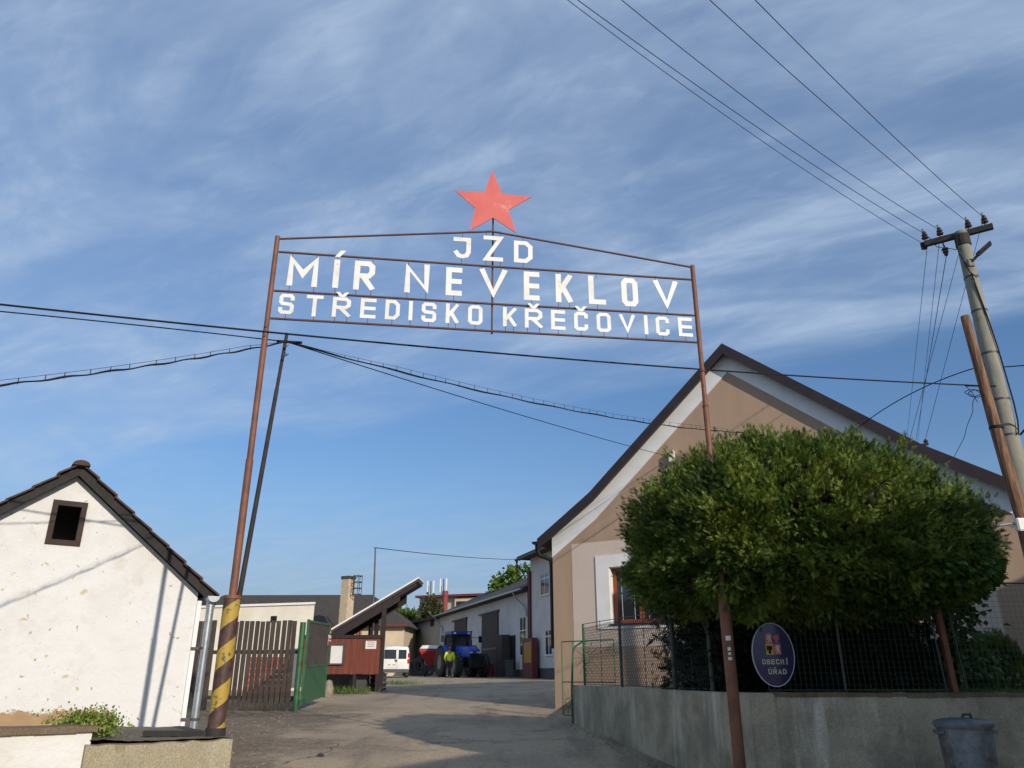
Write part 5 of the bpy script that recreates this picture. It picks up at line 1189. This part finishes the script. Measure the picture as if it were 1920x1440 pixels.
MB().pb(LB, 0, LB.L, GZ, GZ + .5, 0, .03).build('plinth', m_steel, lbt)
# farther, lower part with its own roof
P2b = Plane((-11.87, 85.1), (-6.6, 72.7)); e2 = 4.76
lb2 = thing('lower_farm_wing', P2b.pt(6, GZ, 0), 'lower brownish grey wing beyond the long farm building, behind the van', 'farm building')
MB().pb(P2b, -1.5, P2b.L, GZ, e2, -8, 0).build('wall', m_fargrey2, lb2)
MB().pb(P2b, -1.7, P2b.L, e2, e2 + .22, -8.3, .45).build('roof', m_verge, lb2)
onwall(P2b, lb2, 785, 1218, 797, 1252, 'window', m_glass, 0, .02, trim=m_white)
onwall(P2b, lb2, 808, 1160, 814, 1174, 'shutter', m_verge, 0, .08)
onwall(P2b, lb2, 764, 1228, 775, 1262, 'doorway', m_black, 0, .05, z0=GZ)
# two-storey block at the near end
TB = Plane((1.14, 48.4), (4.7, 37.3)); ez2 = 6.78
tbk = thing('two_storey_block', TB.pt(4, GZ - .1, 0), 'two-storey grey block with wide dark eaves between the long building and the brown house', 'building')
MB().pb(TB, 0, TB.L, GZ - .2, ez2, -8, .0).build('wall', m_fargrey, tbk)
MB().pb(TB, -.6, TB.L + .5, ez2 - .06, ez2 + .12, -8.6, .7).build('roof', m_roofdark, tbk)
MB().tube([TB.pt(-.6, ez2 - .08, .75), TB.pt(TB.L, ez2 - .08, .75)], .09, 8).tube([TB.pt(-.5, ez2 - .1, .75), TB.pt(-.5, ez2 - .5, .7), TB.pt(-.1, ez2 - .9, .12), TB.pt(-.06, GZ, .12)], .06, 8).build('gutter', m_verge, tbk, True)
MB().tube([TB.pt(.12, ez2 - .8, .1), TB.pt(.12, GZ, .1)], .09, 8).build('downpipe', m_redbrown, tbk, True)
onwall(TB, tbk, 1015, 1076, 1031, 1114, 'window', m_glass, 0, .02, trim=m_white)
onwall(TB, tbk, 1024, 1182, 1036, 1227, 'window', m_glass, 0, .02, trim=m_white)
MB().pb(TB, 0, TB.L, GZ - .2, GZ + .55, 0, .03).build('plinth', m_steel, tbk)
dsp = thing('red_display_cabinet', TB.pt(1.4, GZ, .6), 'red framed cabinet with an orange yellow panel beside the downpipe of the two-storey block', 'cabinet')
o, (a, b, c, d) = onwall(TB, dsp, 994, 1197, 1013, 1262, 'frame', m_redbrown, .15, .5, z0=GZ)
onwall(TB, dsp, 998, 1204, 1012, 1243, 'panel', m_orange, .5, .53)
# far silo-like block with flat roof and masts
FB = Plane((-19.2, 118), (-3, 112))
fbt = thing('far_flat_roofed_block', FB.pt(6, -.3, 0), 'distant pale flat-roofed block with masts above the farm roofs', 'building')
a0_, fz = FB.hit(787, 1122); a1_ = FB.hit(905, 1124)[0]; am = FB.hit(856, 1120)[0]
MB().pb(FB, a0_, am, -.3, fz, -8, 0).build('wall', m_fargrey2, fbt); MB().pb(FB, am, a1_ + 2, -.3, fz - .2, -8, .6).build('wall', m_farcream, fbt)
MB().pb(FB, a0_ - .2, a1_ + 2.2, fz, fz + .3, -8.2, 1.1).build('roof', m_redbrown, fbt)
onwall(FB, fbt, 813, 1131, 827, 1141, 'window', m_glass, 0, .05); onwall(FB, fbt, 859, 1128, 880, 1142, 'window', m_verge, .6, .66)
rp_ = onY(833, 1150, 100); rt_ = onY(834, 1108, 100)
t = thing('red_flue', (rp_.x, 100, -.3), 'red round flue pipe in front of the distant flat-roofed block', 'flue'); MB().tube([(rp_.x, 100, -.3), (rp_.x + .05, 100, rt_.z - .6)], .34, 14).tube([(rp_.x + .05, 100, rt_.z - .6), (rp_.x + .05, 100, rt_.z)], [.42, .38], 14).build('pipe', m_flue, t, True)
for (px, yt, lab) in ((808, 1090, 'left pair of white antenna panels on the distant block'), (832, 1086, 'right pair of white antenna panels on the distant block')):
    p0 = onY(px, 1125, 116); p1 = onY(px, yt, 116); t = thing('antenna_mast', p0, lab, 'antenna', 'antennas on the distant block')
    MB().tube([p0 - Vector((0, 0, .8)), p1], .09, 6).tube([p0 + Vector((-.4, 0, -.4)), p0 + Vector((-.4, 0, 2))], .05, 5).tube([p0 + Vector((.4, 0, -.4)), p0 + Vector((.4, 0, 2))], .05, 5).build('mast', m_steel, t)
    for dx in (-.55, .55): MB().box(p1 + Vector((dx * .8, 0, -.9)), (.20, .15, 2.0)).build('panel', m_vanwhite, t)
# wire from the mast to the two-storey block
cable(mp1, TB.pt(-.5, ez2 - .05, .6), (820, 1040), .016, 'mast_wire', 'thin wire from the steel mast to the eave of the two-storey block')
# trees beyond
def far_tree(px, py, Y, w, h, lab, mat, n=1600, leaf=.35):
    c = onY(px, py, Y); clump_tree('tree', (c.x, Y, gz(Y)), [((c.x, Y, c.z), (w, w, h)), ((c.x - w * .6, Y, c.z - h * .3), (w * .7, w * .7, h * .7)), ((c.x + w * .7, Y + 1, c.z - h * .2), (w * .7, w * .7, h * .7))], n, leaf, mat, lab, 'tree', 'trees beyond the farm roofs', .3, 60)
far_tree(985, 1092, 66, 2.0, 1.7, 'bright green tree rising behind the two-storey block', m_fartree, 2600, .34)
far_tree(806, 1143, 95, 1.0, 1.3, 'olive grey tree in front of the distant flat-roofed block', m_farolive, 2000, .42)
far_tree(757, 1156, 100, 1.7, 1.1, 'low green tree peeping over the lower wing roof', m_fartree, 1500, .42)

# ================================================================== VAN
vp = onY(740, 1272, 50); vz = gz(50) + .006
def wheel(cx, cy, r, w, par, name='wheel', rimr=.6, n=24, lug=0):
    wh = MB()
    prof_ = [(r * rimr, -w / 2), (r * .92, -w / 2), (r, -w * .36), (r, w * .36), (r * .92, w / 2), (r * rimr, w / 2)]
    wh.lathe([(a, b) for a, b in prof_] + [prof_[0]], (cx, cy, r), 'X', n)
    if lug:
        for k in range(lug):
            for s in (-1, 1):
                t = 2 * math.pi * (k + (.5 if s > 0 else 0)) / lug; c = Vector((cx + s * w * .24, cy + (r + .012) * math.cos(t), r + (r + .012) * math.sin(t)))
                wh.box(c, (w * .5, .06, .06), M=Matrix.Rotation(t, 3, 'X') @ Matrix.Rotation(s * .5, 3, 'Z'))
    o = wh.build(name, m_tyre, par, True)
    MB().lathe([(0, -w * .30), (r * rimr * .5, -w * .30), (r * rimr, -w * .42), (r * rimr, w * .42), (r * rimr * .5, w * .30), (0, w * .30)], (cx, cy, r), 'X', n).build('rim', m_rim, o, True)
    return o
van = thing('white_van', (vp.x, 50, vz), 'white delivery van parked with its rear doors facing the gate beside the open shed', 'van', rz=rad(9))
# body: cross-sections along y (0 = rear), local x right
secs = [(0.00, .80, .42, 1.70), (.06, .845, .36, 1.80), (.6, .86, .30, 1.84), (2.2, .86, .30, 1.83), (2.75, .855, .30, 1.74), (3.35, .85, .30, 1.12), (4.0, .80, .32, .98), (4.2, .70, .36, .80)]
vs = []; 
def sec(y, hw, zb, zt):
    r = .12; pts = [(-hw + .05, zb), (-hw, zb + .14), (-hw, zb + (zt - zb) * .52), (-hw * .93, zt - r), (-hw * .84, zt - .02), (0, zt + .02), (hw * .84, zt - .02), (hw * .93, zt - r), (hw, zb + (zt - zb) * .52), (hw, zb + .14), (hw - .05, zb)]
    return [(x, y, z) for x, z in pts]
for s_ in secs: vs += sec(*s_)
K = 11; fs = [(i * K + k, i * K + (k + 1) % K, (i + 1) * K + (k + 1) % K, (i + 1) * K + k) for i in range(len(secs) - 1) for k in range(K)] + [tuple(range(K)), tuple(reversed(range((len(secs) - 1) * K, len(secs) * K)))]
MB().add(vs, fs).build('body', m_vanwhite, van, True, bevel=0)
MB().bb((-.70, -.012, 1.08), (.03, .02, 1.62)).build('rear_window', m_glass, van, bevel=.01)
MB().bb((.16, -.012, 1.08), (.66, .02, 1.62)).build('rear_window', m_glass, van, bevel=.01)
MB().bb((.085, -.008, .5), (.10, .03, 1.66)).build('door_seam', m_steel, van)
for x in (-.79, .79):
    MB().bb((x - .07, -.02, 1.16), (x + .07, .12, 1.42)).build('tail_light', m_lens, van, bevel=.01); MB().bb((x - .075, -.02, .82), (x + .075, .12, 1.08)).build('tail_light', m_lens, van, bevel=.01)
MB().bb((-.83, -.12, .30), (.83, .06, .50)).build('bumper', m_steel, van, bevel=.02)
MB().bb((-.50, -.03, .58), (.04, 0, .70)).build('number_plate', m_paper, van); MB().bb((-.45, -.035, .73), (-.3, 0, .76)).bb((-.15, -.035, .73), (0, 0, .76)).build('plate_lamp', m_steel, van)
MB().box((.03, -.02, .98), (.13, .03, .13), M=Matrix.Rotation(.78, 3, 'Y')).build('badge', m_steel, van)
MB().tube([(-.05, -.03, 1.02), (-.02, -.04, 1.12), (.04, -.03, 1.18)], .012, 6).build('rear_wiper', m_black, van)
for (x, y) in ((-.72, .75), (.72, .75), (-.72, 3.45), (.72, 3.45)): wheel(x, y, .31, .2, van)
# tractor
tp0 = onY(868, 1266, 54)
tr = thing('blue_tractor', (tp0.x, 53.2, gz(53.2) + .006), 'big blue farm tractor with black front linkage standing in the yard', 'tractor', rz=rad(24))
# local: front towards -y, x to the viewer's right
m_ = MB(); m_.box((0, -.85, 1.12), (.62, 2.6, .55)).box((0, .9, .95), (.7, 1.6, .6)).box((0, -2.35, .85), (.9, .5, .75)).box((0, -2.75, .75), (1.0, .35, .45)).bar((-.85, -1.35, .68), (.85, -1.35, .68), .25, .25).bar((-.9, .95, .95), (.9, .95, .95), .4, .4)
m_.build('chassis', m_black, tr, bevel=.04)
hd = MB(); hv = []
for (y, hw, zb, zt) in ((-2.15, .34, 1.25, 1.60), (-2.0, .42, 1.15, 1.74), (-1.2, .44, 1.15, 1.84), (.15, .46, 1.15, 1.92)):
    hv += [(-hw, y, zb), (-hw, y, zt - .14), (-hw * .72, y, zt), (hw * .72, y, zt), (hw, y, zt - .14), (hw, y, zb)]
hd.add(hv, [(i * 6 + k, i * 6 + (k + 1) % 6, (i + 1) * 6 + (k + 1) % 6, (i + 1) * 6 + k) for i in range(3) for k in range(6)] + [tuple(range(6)), tuple(reversed(range(18, 24)))]); hd.build('bonnet', m_blue, tr, bevel=.02)
MB().bb((-.30, -2.17, 1.22), (.30, -2.12, 1.40)).build('grille', m_black, tr)
for x in (-.24, .24): MB().bb((x - .09, -2.20, 1.42), (x + .09, -2.13, 1.50)).build('headlight', m_vanwhite, tr)
cabv = [(-.62, .15, 1.35), (.62, .15, 1.35), (.74, 1.65, 1.35), (-.74, 1.65, 1.35), (-.60, .40, 2.62), (.60, .40, 2.62), (.66, 1.60, 2.62), (-.66, 1.60, 2.62)]
pl = MB()
for a, b in ((0, 4), (1, 5), (2, 6), (3, 7), (0, 1), (1, 2), (2, 3), (3, 0), (4, 5), (5, 6), (6, 7), (7, 4)): pl.bar(cabv[a], cabv[b], .07, .07)
pl.build('cab_frame', m_black, tr)
cg_ = MB(); ctr = Vector((0, .95, 2)); cg_.box8([ctr + (Vector(p) - ctr) * .97 for p in cabv]); cg_.build('cab_glass', m_glass, tr)
MB().box((0, 1.0, 2.76), (1.42, 1.5, .20)).box((0, .35, 2.70), (1.3, .3, .12)).build('cab_roof', m_blue, tr, bevel=.06)
for s in (-1, 1):
    fd = MB(); arc = [(1.0 + 1.02 * math.cos(t), .95 + 1.02 * math.sin(t)) for t in np.linspace(rad(15), rad(165), 12)]
    for (y0, z0), (y1, z1) in zip(arc, arc[1:]): fd.box8([(s * .72, y0, z0), (s * 1.22, y0, z0), (s * 1.22, y0, z0 + .04), (s * .72, y0, z0 + .04), (s * .72, y1, z1), (s * 1.22, y1, z1), (s * 1.22, y1, z1 + .04), (s * .72, y1, z1 + .04)])
    fd.build('fender', m_blue, tr)
    wheel(s * 1.02, 1.0, .92, .56, tr, 'rear_wheel', .52, 28, 20); wheel(s * .92, -1.35, .68, .46, tr, 'front_wheel', .5, 26, 18)
    mr_ = MB().tube([(s * .62, .35, 2.45), (s * 1.25, .25, 2.45)], .022, 6); mr_.box((s * 1.32, .25, 2.35), (.22, .06, .42)); mr_.build('mirror', m_black, tr, bevel=.01)
    MB().box((s * .5, .24, 2.72), (.16, .08, .11)).build('work_lamp', m_vanwhite, tr)
MB().tube([(.55, .0, 1.3), (.55, .0, 2.75), (.6, -.05, 2.85)], .06, 10).tube([(.55, 0, 1.6), (.55, 0, 2.3)], .10, 10).build('exhaust', m_steel, tr, True)
# red seed hopper behind the tractor
rc = onY(812, 1255, 58); rg = thing('red_spreader', (rc.x, 58, gz(58) + .006), 'red farm spreader with a pale cover behind the left side of the tractor', 'farm implement', rz=.1)
MB().box8([(-.4, -.4, .75), (.4, -.4, .75), (.4, .4, .75), (-.4, .4, .75), (-1.0, -.8, 1.65), (.9, -.8, 1.65), (.9, .8, 1.65), (-1.0, .8, 1.65)]).box((-.05, 0, 1.74), (1.9, 1.6, .18)).build('hopper', m_redpaint, rg, bevel=.02)
MB().box8([(-1.0, -.82, 1.85), (.9, -.82, 1.85), (.9, .82, 1.85), (-1.0, .82, 1.85), (-.8, -.6, 2.08), (.8, -.6, 2.08), (.8, .6, 2.08), (-.8, .6, 2.08)]).build('cover', m_paper, rg)
MB().bar((0, 0, .3), (0, 0, .8), .3, .3).bar((-.6, 0, .4), (.6, 0, .4), .1, .1).build('frame', m_steel, rg)
for s in (-.55, .55): wheel(s, .2, .32, .2, rg)
# tyres leaning at the wall
for k, (px, R_) in enumerate(((781, .70), (790, .80), (804, .45))):
    c = onY(px, 1262, 70); b = Vector((c.x, 70, gz(70) + .006)); t = MB().lathe([(R_ * .62, -.2), (R_ * .94, -.2), (R_, -.12), (R_, .12), (R_ * .94, .2), (R_ * .62, .2), (R_ * .62, -.2)], b + Vector((0, 0, R_)), 'Y', 24, Matrix.Rotation(-.12, 3, 'X')).build('old_tyre', m_tyre, smooth=True, origin=b)
    tag(t, ['left of the two large old tyres leaning on the farm wall', 'right of the two large old tyres leaning on the farm wall', 'small old tyre beside the red spreader'][k], 'tyre', 'old tyres at the wall')
# red barrel, bins by the door
b = LB.pt(*[LB.hit(935, 1250)[0], GZ + .1], .7); b.z = gz(b.y); t = thing('red_barrel', b, 'red barrel standing by the tall sliding door', 'barrel'); MB().lathe([(0, 0), (.36, 0), (.38, .03), (.36, .06), (.36, .38), (.38, .40), (.36, .42), (.36, .78), (.38, .8), (.36, .84), (0, .84)], b, n=20).build('barrel', m_redpaint, t, True)
b = LB.pt(LB.hit(972, 1250)[0], 0, .6); b.z = gz(b.y); t = thing('dark_wheelie_bin', b, 'dark rubbish bin under the tall window of the long farm building', 'bin'); MB().box8([b + Vector(q) for q in ((-.22, -.22, 0), (.22, -.22, 0), (.22, .22, 0), (-.22, .22, 0), (-.28, -.28, .95), (.28, -.28, .95), (.28, .28, .95), (-.28, .28, .95))]).box(b + Vector((0, 0, 1.0)), (.62, .62, .08)).build('body', m_steel, t, bevel=.02)

# ================================================================== PERSON in hi-vis jacket, seen from behind
pc = onY(842, 1269, 50.0); pb_ = Vector((pc.x, 50.0, gz(50) + .006))
per = thing('person', pb_, 'person in a bright yellow hi-vis jacket and dark trousers standing by the tractor', 'person', rz=rad(10))
def skin_obj(name, joints, edges, mat, parent, sub=1):
    me = bpy.data.meshes.new(name); me.from_pydata([j[:3] for j in joints], edges, []); o = bpy.data.objects.new(name, me); col.objects.link(o); o.parent = parent
    md = o.modifiers.new('skin', 'SKIN'); sv_ = me.skin_vertices[0].data if me.skin_vertices else None
    if sv_ is None:
        bpy.context.view_layer.objects.active = o
        import bmesh
        bm = bmesh.new(); bm.from_mesh(me); lay = bm.verts.layers.skin.verify(); bm.verts.ensure_lookup_table()
        for i, j in enumerate(joints): bm.verts[i][lay].radius = (j[3], j[4] if len(j) > 4 else j[3])
        bm.verts[0][lay].use_root = True; bm.to_mesh(me); bm.free()
    else:
        for i, j in enumerate(joints): sv_[i].radius = (j[3], j[4] if len(j) > 4 else j[3])
        sv_[0].use_root = True
    s = o.modifiers.new('sub', 'SUBSURF'); s.levels = sub; s.render_levels = sub; me.materials.append(mat)
    OFF[o.name] = Vector((0, 0, 0)); return o
J = [(0, 0, .95, .15, .12), (0, .01, 1.2, .15, .11), (0, .0, 1.42, .16, .10), (0, -.01, 1.52, .06), (0, -.02, 1.60, .075), (0, -.03, 1.70, .09),
     (-.19, 0, 1.43, .06), (-.27, .02, 1.18, .048), (-.22, .12, .96, .036), (-.20, .15, .90, .030), (.19, 0, 1.43, .06), (.27, .02, 1.18, .048), (.22, .10, .96, .036), (.20, .13, .90, .030),
     (-.10, 0, .90, .095), (-.12, .03, .50, .062), (-.14, -.01, .09, .045), (-.15, .13, .04, .042), (.10, 0, .90, .095), (.14, .03, .50, .062), (.20, -.02, .09, .045), (.22, .12, .04, .042)]
Eg = [(0, 1), (1, 2), (2, 3), (3, 4), (4, 5), (2, 6), (6, 7), (7, 8), (8, 9), (2, 10), (10, 11), (11, 12), (12, 13), (0, 14), (14, 15), (15, 16), (16, 17), (0, 18), (18, 19), (19, 20), (20, 21)]
for hidx, sx in ((9, -1), (13, 1)):
    for q in range(5):
        b = len(J); x = J[hidx][0] + (q - 1.5) * .016; y = J[hidx][1]; z = J[hidx][2]
        if q == 4: J += [(J[hidx][0] - sx * .03, y + .03, z - .02, .010)]; Eg += [(hidx, b)]
        else: J += [(x, y + .005, z - .05, .009), (x, y + .015, z - .085 + .01 * abs(q - 1), .008)]; Eg += [(hidx, b), (b, b + 1)]
skin_obj('body', J, Eg, m_skin, per, 1)
skin_obj('hi_vis_jacket', [(0, 0, .88, .175, .135), (0, .01, 1.15, .19, .14), (0, 0, 1.42, .20, .125), (0, -.01, 1.50, .09), (-.21, 0, 1.42, .085), (-.29, .02, 1.17, .07), (-.235, .11, .98, .055), (.21, 0, 1.42, .085), (.29, .02, 1.17, .07), (.235, .09, .98, .055)], [(0, 1), (1, 2), (2, 3), (2, 4), (4, 5), (5, 6), (2, 7), (7, 8), (8, 9)], m_hiviz, per)
skin_obj('trousers', [(0, 0, .93, .165, .125), (-.105, 0, .86, .115), (-.125, .03, .50, .085), (-.14, -.01, .12, .075), (.105, 0, .86, .115), (.145, .03, .50, .085), (.20, -.02, .12, .075)], [(0, 1), (1, 2), (2, 3), (0, 4), (4, 5), (5, 6)], m_trouser, per)
MB().box((-.15, .05, .05), (.11, .28, .1)).box((.215, .04, .05), (.11, .28, .1)).build('boots', m_black, per, bevel=.02)
MB().lathe([(0, .135), (.08, .11), (.115, .05), (.122, -.03), (.11, -.10)], (0, -.055, 1.70), n=14).build('hair', m_hair, per, True)

# ================================================================== neighbour house that shades the near right corner (just outside the frame)
NH = Plane((6.0, -1.3), (13.6, 8.4))
nh = thing('neighbour_house', (9, 2, -1.6), 'plain rendered neighbour house across the lane, right of the view', 'house')
outd = NH.n if NH.n.dot(Vector((-1, 1, 0))) > 0 else -NH.n
sg_ = 1 if NH.n.dot(outd) > 0 else -1
MB().pb(NH, 0, NH.L, -1.9, 4.35, -8 * sg_, -.4 * sg_).build('wall', m_farcream, nh)
MB().add([NH.pt(-.2, 4.45, 0), NH.pt(NH.L + .2, 4.5, 0), NH.pt(NH.L + .2, 5.7, -4.2 * sg_), NH.pt(-.2, 5.65, -4.2 * sg_), NH.pt(-.2, 4.45, -8.4 * sg_), NH.pt(NH.L + .2, 4.5, -8.4 * sg_)], [(0, 1, 2, 3), (3, 2, 5, 4), (0, 3, 4), (1, 5, 2), (0, 4, 5, 1)]).build('roof', m_roofdark, nh)
